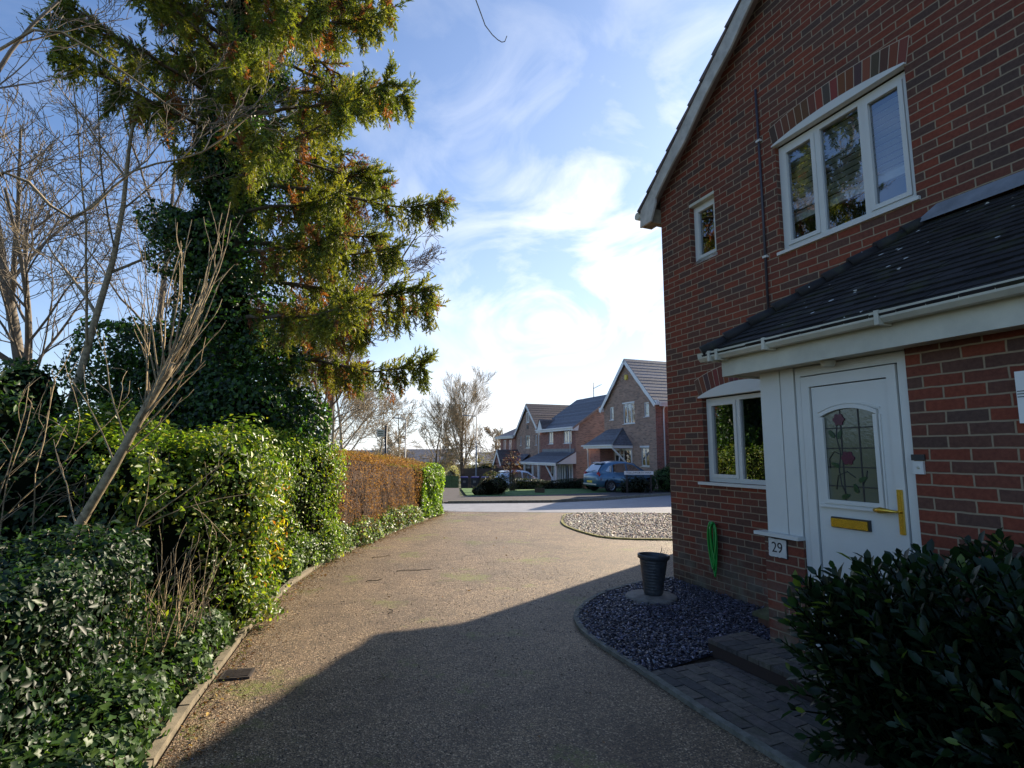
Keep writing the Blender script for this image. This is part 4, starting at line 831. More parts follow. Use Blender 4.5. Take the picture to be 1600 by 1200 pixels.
# ---- branching trees
class Twigs:
    def __init__(s): s.lines = []
    def grow(s, p, d, Ln, r, lev, wander=.18, up=.05, kids=5, seg=6, taper=.45, spread=.7, ratio=.62, start=.25, rk=.5):
        pts = [p.copy()]; rs = [r]; d = d.normalized(); dirs = []
        for i in range(seg):
            d = (d + Vector((random.gauss(0, wander), random.gauss(0, wander), random.gauss(0, wander) + up))).normalized(); pts.append(pts[-1] + d * Ln / seg); rs.append(r * (1 - (1 - taper) * (i + 1) / seg)); dirs.append(d.copy())
        s.lines.append((pts, rs, lev))
        if lev <= 0: return
        for k in range(kids):
            t = start + (1 - start) * (k + random.random() * .8) / kids; i = min(seg - 1, int(t * seg)); q = pts[i].lerp(pts[i + 1], t * seg - i); dd = dirs[i]
            ax = dd.cross(Vector((random.gauss(0, 1), random.gauss(0, 1), random.gauss(0, 1)))).normalized(); nd_ = (dd + ax * spread * random.uniform(.7, 1.4)).normalized()
            s.grow(q, nd_, Ln * ratio * (1.15 - .5 * t) * random.uniform(.75, 1.2), rs[i] * rk * random.uniform(.8, 1.2), lev - 1, wander * 1.15, up, max(2, kids - 1), max(3, seg - 1), .35, spread, ratio, .15, rk)
    def mesh(s, name, m, parent, org, minr=.0, pred=None):
        VV = []; TT = []; base = 0; o = Vector(org)
        for pts, rs, lev in s.lines:
            if pred and not pred(lev): continue
            n = 7 if rs[0] > .05 else 5 if rs[0] > .02 else 3
            P = np.array([tuple(p - o) for p in pts]); k = len(P); D = np.gradient(P, axis=0); D = unit(D); ref = np.cross(D, [.3, .2, .93]); ref = unit(ref); q = np.cross(D, ref); R_ = np.maximum(np.array(rs), minr)[:, None]
            an = 2 * np.pi * np.arange(n) / n; ring = P[:, None] + (ref[:, None] * np.cos(an)[None, :, None] + q[:, None] * np.sin(an)[None, :, None]) * R_[:, None]
            VV.append(ring.reshape(-1, 3)); i = np.arange(k - 1)[:, None] * n; j = np.arange(n)[None]; a = base + i + j; b = base + i + (j + 1) % n; c = b + n; d = a + n
            TT.append(np.stack([a, b, c], -1).reshape(-1, 3)); TT.append(np.stack([a, c, d], -1).reshape(-1, 3)); base += k * n
        if not VV: return None
        Vv = np.vstack(VV); ob = fast_mesh(name, Vv, np.vstack(TT), np.ones((len(Vv), 3)), m, parent); ob.data.polygons.foreach_set('use_smooth', np.ones(len(ob.data.polygons), bool)); return ob
_tn = [100]
def bare_tree(label, base, h, r, lev=4, spread=.75, kids=6, lean=(0, 0, 1), m='bark_grey', mt='bark', minr=.004, group=None, ratio=.6, start=.3, wander=.12, up=.10, limbs=(), cat='tree', name='bare_tree', rk=.5):
    _tn[0] += 1; random.seed(_tn[0]); z = gz(base[1]); org = Vector((base[0], base[1], z)); rt = empty(name, org, random.uniform(0, 0), label, cat, group); T = Twigs()
    T.grow(org.copy(), Vector(lean), h, r, lev, wander * .5, up * .4, kids, 9, .25, spread, ratio, start, rk)
    for pts, rr, lv in limbs:
        pts = [Vector(p) for p in smooth_path([tuple(p) for p in pts], 3)]; T.lines.append((pts, list(np.linspace(rr, rr * .3, len(pts))), 3))
        for k in range(lv):
            t = random.uniform(.15, .98); i = int(t * (len(pts) - 1)); dd = (pts[min(i + 1, len(pts) - 1)] - pts[max(i - 1, 0)]).normalized(); T.grow(pts[i], (dd + Vector((random.gauss(0, .5), random.gauss(0, .5), random.gauss(.25, .5)))).normalized(), random.uniform(.4, 1.1), rr * .35, 2, .16, .08, 4, 5, .35, .6, .55, .15, .55)
    T.mesh('trunk', M[mt], rt, org, minr, lambda l: l >= lev); T.mesh('branches', M[m], rt, org, minr, lambda l: l < lev); return rt

# ---- the big spruce with its ivy
SX, SY = -4.95, 9.2
def spruce():
    random.seed(5)
    rt = empty('spruce_tree', (SX, SY, 0), 0, 'tall drooping spruce with olive and rusty needles, its trunk wrapped in ivy', 'tree')
    tr = MB(); tr.tube([(0, 0, -.1), (.02, .02, 3), (.06, -.02, 7), (.02, .02, 11), (0, 0, 15.5)], [.27, .23, .18, .11, .02], 12); tr.build('trunk', M['bark'], rt)
    T = Twigs(); spP, spD, spC = [], [], []
    k = 0; z = 3.35
    while z < 15.2:
        az = k * 2.39996 + random.uniform(-.3, .3); k += 1; z += .088
        right = math.cos(az - (-.25))            # fuller towards the lane
        Lm = 3.5 if z < 9 else 3.5 * (1 - (z - 9) / 8.5)
        Lm *= random.uniform(.62, 1.08) * (1 if right > -.2 else .82)
        if z < 4.2 and right < .1: continue
        if right < -.1 and z < 6.6: continue
        if right < -.1: Lm *= .55
        if math.sin(az) < -.45 and z < 6.8 and right < .75: continue
        d = Vector((math.cos(az), math.sin(az), 0)); pts = []; m_ = 12
        drop = random.uniform(.28, .5)
        for i in range(m_ + 1):
            t = i / m_; y = Lm * t; zz = z + .10 * math.sin(t * 3.1) * 1.0 - drop * Lm * .55 * t ** 1.2 * (1.15 - .62 * t ** 2.2) * 1.0 + .10 * Lm * max(0, t - .75) * 2
            pts.append(d * y + Vector((random.gauss(0, .02), random.gauss(0, .02), zz + random.gauss(0, .015))))
        rs = list(np.linspace(.045, .008, m_ + 1)); T.lines.append((pts, rs, 2))
        # side branchlets: spreading near the tip, hanging below the limb
        nb_ = int(44 * Lm / 3.4)
        dead_limb = random.random() < .10
        for q in range(nb_ * 2):
            t = 1 - (random.random() ** 1.5) * .78
            if t < .38 and random.random() < .6: continue
            i = min(m_ - 1, int(t * m_)); o = pts[i].lerp(pts[i + 1], t * m_ - i); ld = (pts[i + 1] - pts[i]).normalized(); sd = ld.cross(Vector((0, 0, 1))).normalized() * random.choice((-1, 1))
            hang = random.random() < .68
            ln = random.uniform(.28, .66) * (1.15 - .45 * t)
            if hang: d0 = (ld * random.uniform(.1, .7) + sd * random.uniform(.1, .6) + Vector((0, 0, -1.0))).normalized()
            else: d0 = (ld * random.uniform(.6, 1.2) + sd * random.uniform(.3, 1.0) + Vector((0, 0, random.uniform(-.2, .35)))).normalized()
            dead = random.random() < (.17 if t < .8 else .04)
            base_c = random.choice([(.16, .175, .024), (.12, .14, .024), (.22, .21, .030), (.075, .10, .022)]) if not dead else random.choice([(.26, .095, .035), (.20, .07, .03), (.15, .075, .04)])
            bp = [o]; dcur = d0.copy(); sg = 5
            for _ in range(sg): dcur = (dcur + Vector((0, 0, -.16 if hang else .05)) + Vector((random.gauss(0, .07), random.gauss(0, .07), random.gauss(0, .05)))).normalized(); bp.append(bp[-1] + dcur * ln / sg)
            T.lines.append((bp, list(np.linspace(.007, .002, sg + 1)), 0))
            ns = int(ln / .027)
            for a in range(ns):
                tt = (a + random.random()) / ns; ii = min(sg - 1, int(tt * sg)); pp = bp[ii].lerp(bp[ii + 1], tt * sg - ii); dd = (bp[ii + 1] - bp[ii]).normalized()
                ax = dd.cross(Vector((random.gauss(0, 1), random.gauss(0, 1), random.gauss(0, 1)))).normalized(); sp = (dd * .9 + ax * random.uniform(.7, 1.3) + Vector((0, 0, .25 if not hang else -.05))).normalized()
                spP.append(tuple(pp)); spD.append(tuple(sp)); spC.append(base_c)
            spP.append(tuple(bp[-1])); spD.append(tuple(dcur)); spC.append(base_c)
    T.mesh('limbs', M['bark'], rt, (0, 0, 0), .003)
    P = np.array(spP); D = unit(np.array(spD)); C_ = np.array(spC) * rng.uniform(.7, 1.4, (len(P), 1)); n = len(P); Ln = rng.uniform(.085, .15, n)[:, None]; ref = unit(np.cross(D, rng.normal(size=(n, 3)))); q = np.cross(D, ref)
    NN = 8; vs = []
    for i in range(NN):
        a = 2.4 * i; t = i / NN; st_ = P + D * Ln * t * .85; rad = ref * math.cos(a) + q * math.sin(a); tip = st_ + D * Ln * .34 + rad * Ln * .25; sdv = np.cross(D, rad) * .012
        vs += [st_ - sdv, st_ + sdv, tip]
    vs += [P - ref * .003, P + ref * .003, P + D * Ln * 1.1]
    vs = np.stack(vs, 1); k = vs.shape[1]; tri = np.arange(k).reshape(-1, 3); T_ = (tri[None] + (np.arange(n) * k)[:, None, None]).reshape(-1, 3)
    print('sprigs', n); fast_mesh('needles', vs.reshape(-1, 3), T_, np.repeat(np.clip(C_, 0, 1), k, 0), M['needle'], rt)
    return rt
spruce()
iv = empty('climbing_ivy', (SX, SY, 0), 0, 'dark glossy ivy smothering the spruce trunk and spilling over the hedge', 'ivy')
blobs = [(SX - .05, SY, 2.2, 1.45, 1.0, 1.4), (SX - .7, SY + .2, 3.1, 1.0, .8, .9), (SX + .75, SY - .4, 2.1, .95, .8, .9), (SX, SY, 4.0, .95, .7, 1.1), (SX - .25, SY, 5.2, .95, .7, 1.0), (SX + .0, SY, 6.3, .80, .6, .9), (SX - .1, SY, 7.4, .65, .55, .9), (SX + .3, SY, 8.5, .5, .5, .9), (SX + .1, SY, 9.6, .45, .45, .8), (SX - .9, SY, 5.6, .5, .4, .45), (SX + .9, SY - .2, 3.2, .6, .5, .5), (SX - 1.6, SY, 3.2, .65, .6, .7), (SX - 1.5, SY, 2.2, .8, .6, .8), (SX + 1.5, SY - .3, 1.9, .6, .5, .7)]
blob_leaves('foliage', iv, blobs, 60000, (.05, .095), [(.022, .055, .014), (.035, .085, .016), (.014, .034, .012), (.12, .22, .025), (.055, .13, .02)], [4, 4, 4, 1.3, 2], (SX, SY, 0), 'kite', 'leaf', .75, .30, .6)
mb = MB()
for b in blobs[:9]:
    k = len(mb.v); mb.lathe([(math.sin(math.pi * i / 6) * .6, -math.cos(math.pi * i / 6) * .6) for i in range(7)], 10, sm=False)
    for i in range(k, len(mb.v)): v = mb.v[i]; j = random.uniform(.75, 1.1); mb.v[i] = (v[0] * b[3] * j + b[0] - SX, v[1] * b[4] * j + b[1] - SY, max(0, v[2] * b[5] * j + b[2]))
mb.build('twig_shade_core', M['core'], iv)

# shrubs behind the near hedges
shrub('dark_shrub', 'dark evergreen shrub at the left edge behind the shaded hedge', [(-4.6, 4.9, .9, 1.1, .8, .9), (-4.1, 5.4, 1.35, .7, .6, .5), (-3.75, 5.0, .9, .6, .5, .6), (-5.1, 5.2, 1.7, .5, .5, .6)], 10000, (.045, .085), [(.025, .055, .016), (.04, .09, .02), (.016, .032, .012), (.10, .18, .03)], [4, 3, 4, 1], aspect=.6)
shrub('laurel_shrub', 'tall green shrub with sunlit tops left of the leaning trunk', [(-5.8, 7.0, 1.1, 1.2, .8, 1.1), (-6.4, 7.2, 2.2, .55, .6, .7), (-4.9, 7.0, 1.2, .7, .6, .9)], 12000, (.05, .09), [(.035, .075, .018), (.06, .125, .025), (.02, .04, .014), (.13, .21, .03)], [4, 3, 3, 1.4], aspect=.5)
shrub('thorny_shrub', 'loose undergrowth between the tall hedge and the ivy', [(-3.7, 7.6, 1.0, .8, .8, .75), (-4.2, 6.4, 1.0, .9, .8, .8)], 7000, (.035, .06), [(.03, .06, .016), (.05, .095, .02), (.09, .13, .03)], [4, 3, 1], cat='shrub')
# leaning cut trunk with a fan of shoots
sp_ = empty('cut_sapling', (-3.32, 4.0, 0), 0, 'pale leaning cut trunk with a fan of bare upright shoots', 'sapling')
base = Vector((-3.32, 4.0, 0)); top = Vector((-2.49, 3.98, 2.28)); T = Twigs(); tp = [base, Vector((-3.15, 4.0, .9)), Vector((-2.86, 3.98, 1.5)), Vector((-2.66, 3.98, 1.93)), top]
tb = MB(); tb.tube([p - base for p in [Vector(q) for q in smooth_path([tuple(p) for p in tp], 3)]], [.037, .035, .036, .033, .034, .031, .033, .030, .031, .029, .030, .034, .031], 10); tb.build('trunk', M['bark_pale'], sp_)
for i in range(30):
    t = random.uniform(.72, 1) if i < 20 else random.uniform(.3, .8); a = t * 4; ii = min(3, int(a)); o = tp[ii].lerp(tp[ii + 1], a - ii)
    dr_ = Vector((random.uniform(-.25, .75), random.uniform(-.35, .35), 1)) if i < 20 else Vector((random.choice((-.7, .9)) * random.uniform(.6, 1.2), random.uniform(-.4, .4), .75))
    T.grow(o, dr_, random.uniform(.45, 1.25), .0085, 1, .07, .10, 2, 6, .3, .45, .4, .4, .6)
T.mesh('shoots', M['bark_pale'], sp_, base, .0028)
# bramble stems by the near hedge foot
br = empty('bramble', (-2.45, 4.1, 0), 0, 'tangle of bare brown stems in the gap between the two nearest hedges', 'bramble'); T = Twigs()
for i in range(34): T.grow(Vector((-2.55 + random.uniform(-.2, .2), 4.15 + random.uniform(-.35, .4), .02)), Vector((random.uniform(-.15, .25), random.uniform(-.25, .25), 1)), random.uniform(.45, 1.15), .006, 1, .12, .02, 2, 7, .35, .5, .45, .3, .6)
T.mesh('stems', M['bark_pale'], br, (-2.45, 4.1, 0), .0022)
br2 = empty('bramble', (-3.9, 3.9, 0), 0, 'arching pale brown bramble stems at the left edge above the shaded hedge', 'bramble'); T = Twigs()
for i in range(13): T.grow(Vector((-3.95 + random.uniform(-.4, .5), 4.25 + random.uniform(-.2, .3), .3)), Vector((random.uniform(-.3, .5), random.uniform(-.3, .1), 1)), random.uniform(1.0, 2.2), .009, 2, .12, -.02, 3, 8, .35, .7, .4, .3, .6)
T.mesh('stems', M['bark_pale'], br2, (-3.9, 3.9, 0), .0025)
# bare trees on the left
bare_tree('slim pale-barked bare tree rising at the far left', (-6.55, 7.6), 8.5, .07, 4, .8, 9, (.06, 0, 1), 'bark_pale', 'bark_pale', .0035, ratio=.42, start=.35)
bare_tree('dense fine-twigged bare tree behind the pale tree', (-10.5, 12.0), 10.0, .15, 4, .7, 9, (.05, 0, 1), 'bark_grey', 'bark_grey', .006, ratio=.5, start=.12)
bare_tree('bare tree between the pale tree and the ivy-clad spruce', (-7.9, 12.5), 9.5, .12, 4, .65, 9, (-.03, 0, 1), 'bark_grey', 'bark_grey', .006, ratio=.48, start=.12)
bare_tree('bare tree spreading twigs behind the right side of the spruce', (-5.2, 15.0), 8.6, .12, 4, .8, 11, (.0, 0, 1), 'bark_grey', 'bark_grey', .0065, ratio=.44, start=.18)
bare_tree('bare thicket tree behind the spruce at hedge level', (-6.6, 17.0), 6.5, .10, 4, .8, 8, (.0, 0, 1), 'bark_grey', 'bark_grey', .006, ratio=.55, start=.05)
bare_tree('bare tree with limbs arching in from beyond the left edge', (-4.9, 4.3), 6.5, .10, 3, .7, 7, (-.12, 0, 1), 'bark_grey', 'bark_pale', .003, ratio=.45, start=.5, limbs=[
    ([(-4.9, 4.3, 3.2), (-4.3, 4.4, 3.98), (-3.78, 4.5, 3.62), (-3.35, 4.6, 4.1), (-2.75, 4.6, 4.28), (-2.35, 4.7, 4.75)], .018, 9),
    ([(-4.95, 4.3, 4.4), (-4.2, 4.4, 5.3), (-3.55, 4.5, 5.05), (-2.9, 4.6, 4.6), (-2.5, 4.7, 4.62)], .016, 5),
    ([(-4.9, 4.3, 3.8), (-4.0, 3.4, 4.9), (-2.6, 2.9, 4.9), (-1.2, 2.8, 4.9), (-.35, 2.9, 4.45), (-.16, 3.0, 4.16), (-.06, 3.0, 4.05), (-.03, 3.0, 4.09)], .007, 0)])
# distant bare trees
bare_tree('tallest bare tree standing beyond the street lamp', (-5.3, 61), 8.6, .24, 4, .62, 10, (0, 0, 1), 'bark_far', 'bark', .010, ratio=.60, start=.14, up=.20, wander=.08)
bare_tree('dark bare tree left of the tallest far one', (-8.6, 62), 7.2, .14, 4, .7, 8, (0, 0, 1), 'bark_far', 'bark', .016, ratio=.5, start=.2, up=.1)
bare_tree('bare tree with a rounded crown above the brown hedge', (-13.2, 66), 8.4, .16, 4, .75, 8, (0, 0, 1), 'bark_far', 'bark_far', .016, ratio=.52, start=.22, up=.1)
bare_tree('straw-coloured bushy bare tree beside the far end house', (-2.0, 62), 5.6, .14, 4, .9, 8, (0, 0, 1), 'bark_pale', 'bark_pale', .016, ratio=.55, start=.1, up=.08)
bare_tree('bare tree over the end of the brown hedge', (-11.0, 45), 7.0, .12, 4, .8, 8, (0, 0, 1), 'bark_far', 'bark_far', .012, ratio=.52, start=.15, up=.06)
bare_tree('twiggy bare tree nearest behind the brown hedge', (-8.0, 27), 6.2, .10, 4, .8, 9, (0, 0, 1), 'bark_far', 'bark_far', .008, ratio=.5, start=.1, up=.05)
bare_tree('thin bare tree partly hidden by low spruce boughs', (-10.5, 32), 7.5, .12, 4, .75, 9, (0, 0, 1), 'bark_far', 'bark_far', .009, ratio=.5, start=.12, up=.06)
for i, (x, y, h, lb) in enumerate([(-16, 70, 5.5, 'low scrub tree far off above the hedge top'), (-9.5, 72, 5.2, 'low scrub tree far off left of the bins'), (-6.6, 75, 5.0, 'low scrub tree far off behind the tallest bare tree'), (-1.0, 78, 5.4, 'low scrub tree far off against the end house')]):
    bare_tree(lb, (x, y), h, .12, 4, .95, 8, (0, 0, 1), 'bark_pale', 'bark', .02, ratio=.55, start=.05, up=.04, group='scrub trees in the far distance')
sc = empty('scrub', (0, 85, gz(85)), 0); tag(sc, kind='stuff')
bl_ = [(x, 78 + 5 * math.sin(x), gz(84) + 1.5, 4.2, 2.5, 2.3 + 1.0 * math.sin(x * 1.7)) for x in range(-75, 16, 3)]
blob_leaves('thicket', sc, bl_, 34000, (.12, .4), [(.17, .145, .10), (.22, .185, .12), (.11, .10, .07), (.11, .125, .06)], [3, 2, 3, 1], (0, 85, gz(85)), 'kite', 'leaf_matt', .35, .5)

# dark laurel at bottom right, close to the camera
def near_bush():
    org = np.array([*ud(1.35, 3.05), 0]); rt = empty('laurel_bush', tuple(org), 0, 'big dark glossy laurel bush in front of the doorstep at bottom right', 'bush'); T = Twigs(); Ps, Ns, Ts, Ss, Cs = [], [], [], [], []
    for i in range(1650):
        u = random.uniform(-1.2, 2.42); d = random.uniform(2.50, 3.45); z1 = 1.24 - (abs(random.gauss(0, .34)) if i < 700 else random.uniform(.2, 1.12))
        edge = (u - 1.55) / .75
        if edge > 0: z1 = min(z1, 1.20 - .30 * edge ** 2 + random.uniform(-.12, .05))
        x, y = ud(u, d); bx, by = ud(u * .75 + .2, 3.05 + (d - 3.05) * .4)
        b0 = Vector((bx, by, .02)); e = Vector((x, y, z1)); m_ = b0.lerp(e, .55) + Vector((0, 0, .12)); T.lines.append(([b0, m_, e], [.011, .007, .003], 0)); dr_ = (e - m_).normalized()
        nl_ = random.randint(13, 20)
        for j in range(nl_):
            t = j / nl_; p = e - dr_ * (1 - t) * .34 * random.uniform(.8, 1.2); a = j * 2.4; side = dr_.orthogonal().normalized(); side = (Matrix.Rotation(a, 3, dr_) @ side); lf_ = (side * (1.0 - .35 * t) + dr_ * (.45 + .5 * t)).normalized(); s_ = random.uniform(.055, .095)
            nr = lf_.cross(dr_).cross(lf_).normalized(); p2 = p + lf_ * s_ * .55
            Ps.append(tuple(p2)); Ns.append(tuple(nr)); Ts.append(tuple(lf_ * 4)); Ss.append(s_); Cs.append(random.choice([(.013, .032, .014), (.020, .045, .018), (.010, .022, .011)]) if random.random() > .05 else (.12, .17, .03))
    P = np.array(Ps) - org; C_ = np.array(Cs) * rng.uniform(.75, 1.3, (len(P), 1)); leaves('foliage', P, np.array(Ns), np.array(Ss), C_, M['leaf'], rt, .44, .10, 'oval', T0=np.array(Ts)); T.mesh('stems', M['core'], rt, tuple(org), .002); return rt  # stems share the near-black colour that paints inner shade
near_bush()

# litter on the ground
def near_path(pts, n, sd_, off): s = rng.uniform(0, 1, n); p, d = along(pts, s); return p + np.column_stack([d[:, 1], -d[:, 0]]) * (off + np.abs(rng.normal(0, sd_, n)))[:, None]
q = np.vstack([near_path(KERB[1:], 650, .10, .03), near_path(BED[2:7], 60, .05, -.1), rng.uniform([-2, 1.5], [1.2, 12], (46, 2))]); P = np.column_stack([q, rng.uniform(.004, .014, len(q))])
tag(leaves('fallen_leaves', P, unit(rng.normal(0, .35, (len(q), 3)) + [0, 0, 1]), rng.uniform(.012, .045, len(q)), pick_cols(len(q), [(.16, .07, .03), (.25, .13, .05), (.09, .05, .03), (.35, .22, .06)], [3, 2, 3, 1]), M['litter'], None, .5), kind='stuff')
q = near_path(KERB[1:], 5200, .17, .0); P = np.column_stack([q, rng.uniform(.003, .010, len(q))])
tag(leaves('needle_litter', P, unit(rng.normal(0, .3, (len(q), 3)) + [0, 0, 1]), rng.uniform(.008, .03, len(q)), pick_cols(len(q), [(.16, .065, .03), (.10, .045, .025), (.22, .12, .06)], [3, 3, 1]), M['litter'], None, .16), kind='stuff')
q = near_path(KERB[2:], 900, .05, .02); P = np.column_stack([q, rng.uniform(.004, .016, len(q))])
tag(leaves('moss_tufts', P, unit(rng.normal(0, .6, (len(q), 3)) + [0, 0, 1]), rng.uniform(.006, .018, len(q)), pick_cols(len(q), [(.10, .14, .02), (.16, .20, .03)], [1, 1]), M['litter'], None, .6), kind='stuff')
for i, (x, y, a, ln, lb) in enumerate([(-1.35, 7.9, .3, .5, 'longer brown twig lying across the sunny driveway'), (-1.75, 7.3, .9, .25, 'short curved twig lying near the hedge foot'), (-1.25, 5.9, 1.9, .16, 'dark crooked twig in the middle of the driveway'), (-.95, 4.25, 1.4, .14, 'pale thin twig lying in the driveway shade'), (-2.05, 8.9, .4, .3, 'pale stick lying against the edging')]):
    pts = [(ln * (t - .5), .03 * math.sin(t * 5 + i), .006 + .004 * math.sin(t * 9)) for t in np.linspace(0, 1, 8)]; o = MB().tube(pts, [.004] * 7 + [.0015], 5).build('twig', M['bark_pale' if i in (3, 4) else 'twig_dark'], loc=(x, y, .004)); o.rotation_euler = (0, 0, a); tag(o, lb, 'twig', 'twigs on the driveway')

# ------------------------------------------------------------ houses down the street (local frame as ours)
def place(name, u, d, z, label, cat='house'): x, y = ud(u, d); return empty(name, (x, y, z), ROT, label, cat)
def gable_roof_front(Hh, Wd, D, ez, az, over=.3, fo=.2, m='tile', y_=0, x_=0, barge='white_far', gauge=.3, nm='roof'):
    r = MB(); xm = x_ + Wd / 2; sl = (az - ez) / (Wd / 2); eo = ez - sl * over; a = x_ - over; b = x_ + Wd + over
    tile_slope(r, (a, y_ - fo, eo), (a, y_ + D, eo), (xm, y_ + D, az), (xm, y_ - fo, az), gauge, .012); tile_slope(r, (b, y_ + D, eo), (b, y_ - fo, eo), (xm, y_ - fo, az), (xm, y_ + D, az), gauge, .012)
    rf = r.build(nm, M[m], Hh); bb = MB(); bargeboard(bb, (a, eo - .01), (xm, az - .01), .24, .03, y_ - fo - .01, .03); bargeboard(bb, (b, eo - .01), (xm, az - .01), .24, .03, y_ - fo - .01, .03); bb.build('bargeboard', M[barge], rf); return rf
def gutter(Hh, x0, y0_, x1, y1_, z, r_=.06, fascia=.16):
    MB().bar((x0, y0_, z), (x1, y1_, z), .11, .10).build('gutter', M['white_far'], Hh)
    if fascia: MB().bar((x0, y0_ + (.05 if y0_ == y1_ else 0), z - .10), (x1, y1_ + (.05 if y0_ == y1_ else 0), z - .10), .05, fascia).build('fascia', M['white_far'], Hh)
def pipe(Hh, x, y, z0, z1): MB().tube([(x, y - .02, z1), (x, y + .05, z1 - .18), (x, y + .05, z0)], .04, 8).build('downpipe', M['white_far'], Hh)
def front(Hh, Wd, ez, az, D, holes, m='brick_far', side='brick_red', flat=False, nm='wall'):
    w = MB(); wall_holes(w, 0, Wd, -.6, ez, 0, holes, .08)
    if not flat: w.face([(0, 0, ez), (Wd, 0, ez), (Wd / 2, 0, az - .08)])
    w.build(nm, M[m], Hh); s = MB(); s.face([(Wd, 0, -.6), (Wd, D, -.6), (Wd, D, ez), (Wd, 0, ez)]); s.face([(0, D, -.6), (0, 0, -.6), (0, 0, ez), (0, D, ez)]); s.face([(Wd, D, -.6), (0, D, -.6), (0, D, ez), (Wd / 2, D, az - .08), (Wd, D, ez)]) if not flat else None
    s.build('side_wall', M[side], Hh)
# house across the road
h1 = place('brick_house', 31.03, 19.1, -.42, 'nearest gabled brown brick house across the road, behind the blue car')
holes = [(2.19, 3.42, 3.81, 5.05), (.68, 1.13, 4.13, 4.98), (4.35, 4.85, 4.13, 4.98), (3.93, 4.73, 1.28, 2.38)]
front(h1, 5.44, 5.08, 7.78, 7, [h for h in holes])
w = MB()
gable_roof_front(h1, 5.44, 7.2, 5.10, 7.80, m='tile_grey')
window(h1, 2.19, 3.42, 3.81, 5.04, .05, mull=(2.6, 3.01), fw=.06, fm=M['white_far']); window(h1, .68, 1.13, 4.13, 4.97, .05, fw=.06, fm=M['white_far']); window(h1, 4.35, 4.85, 4.13, 4.97, .05, fw=.06, fm=M['white_far']); window(h1, 3.93, 4.73, 1.28, 2.36, .05, mull=(4.33,), fw=.07, bars=(2.05,))
MB().box(3.9, -.04, 2.36, 4.76, .0, 2.46).build('window_head', M['white_far'], h1); MB().box(2.17, -.03, 5.04, 3.44, -.002, 5.12).build('window_head', M['white_far'], h1)
MB().box(2.58, -.10, 6.5, 2.82, -.002, 6.80).build('alarm_box', M['plate_y'], h1)
gutter(h1, 5.83, 0, 5.83, 7, 4.84, fascia=.2); MB().box(5.45, -.18, 4.72, 5.8, 0, 4.98).box(-.36, -.18, 4.72, -.002, 0, 4.98).build('box_end', M['white_far'], h1)
MB().tube([(5.8, .5, 4.8), (5.55, .5, 4.55), (5.52, .5, 4.4), (5.52, .5, -.2)], .045, 8).build('downpipe', M['white_far'], h1)
# porch
pr = MB(); tile_slope(pr, (-.3, -1.45, 2.5), (3.15, -1.45, 2.5), (2.1, 0, 3.55), (.4, 0, 3.55), .12, .016); tile_slope(pr, (3.15, -1.45, 2.5), (3.15, 0, 2.5), (2.15, 0, 3.55), (2.1, -.001, 3.55), .12, .016)
po = pr.build('porch_roof', M['tile_grey'], h1); MB().tube([(3.15, -1.45, 2.54), (2.1, 0, 3.58)], .05, 6).build('hip_tiles', M['lead'], po)
MB().box(-.3, -1.42, 2.33, 3.13, -1.38, 2.5).box(3.09, -1.38, 2.33, 3.13, 0, 2.5).build('fascia', M['white_far'], po); MB().bar((-.45, -1.46, 2.50), (3.2, -1.46, 2.50), .09, .08).build('porch_gutter', M['white_far'], po)
MB().box(-.25, -1.0, -.4, 1.05, -.002, 2.33).build('porch_wall', M['brick_red'], h1)
MB().tube([(-.28, -1.2, 2.4), (-.28, -1.12, 2.2), (-.28, -1.05, -.2)], .04, 8).build('downpipe', M['white_far'], h1)
dd = MB().box(1.25, -.05, 0, 1.31, 0, 2.3).box(2.2, -.05, 0, 2.26, 0, 2.3).box(3.0, -.05, 0, 3.06, 0, 2.3).box(1.31, -.05, 2.2, 3.0, 0, 2.3).box(1.31, -.05, 1.9, 2.2, 0, 1.96).build('door_frame', M['white_far'], h1)
MB().box(1.31, -.02, 0, 2.2, -.004, 1.9).build('door', M['black'], h1); MB().box(2.26, -.02, 0, 3.0, -.004, 2.2).build('side_light', M['glass'], h1)
MB().bar((1.9, -.05, 2.35), (3.0, -.95, 1.1), .07, .09).bar((3.05, -1.38, 2.35), (3.05, -.02, 1.1), .07, .09).build('brace', M['white_far'], h1)
# link wing between the first two houses
lk = MB(); lk.box(-1.75, 2.2, -.6, -.003, 7, 4.15); lk.build('side_wing', M['brick_far'], h1); lr = MB(); tile_slope(lr, (-1.95, 1.95, 4.2), (-.02, 1.95, 4.2), (-.02, 4.5, 5.4), (-1.95, 4.5, 5.4), .3, .012); lr = lr.build('wing_roof', M['tile_grey'], h1); MB().bar((-2.0, 1.9, 4.17), (0, 1.9, 4.17), .1, .12).build('gutter', M['white_far'], lr); MB().tube([(-1.7, 1.95, 4.1), (-1.6, 2.14, 3.9), (-1.6, 2.14, 0)], .045, 8).build('downpipe', M['white_far'], h1)
cn = MB(); tile_slope(cn, (-1.5, .6, 2.2), (-.3, .6, 2.2), (-.3, 2.2, 2.7), (-1.5, 2.2, 2.7), .3, .012); cn.build('canopy', M['tile_grey'], h1); MB().box(-1.5, .56, 2.05, -.3, .6, 2.22).build('canopy_fascia', M['white_far'], h1)
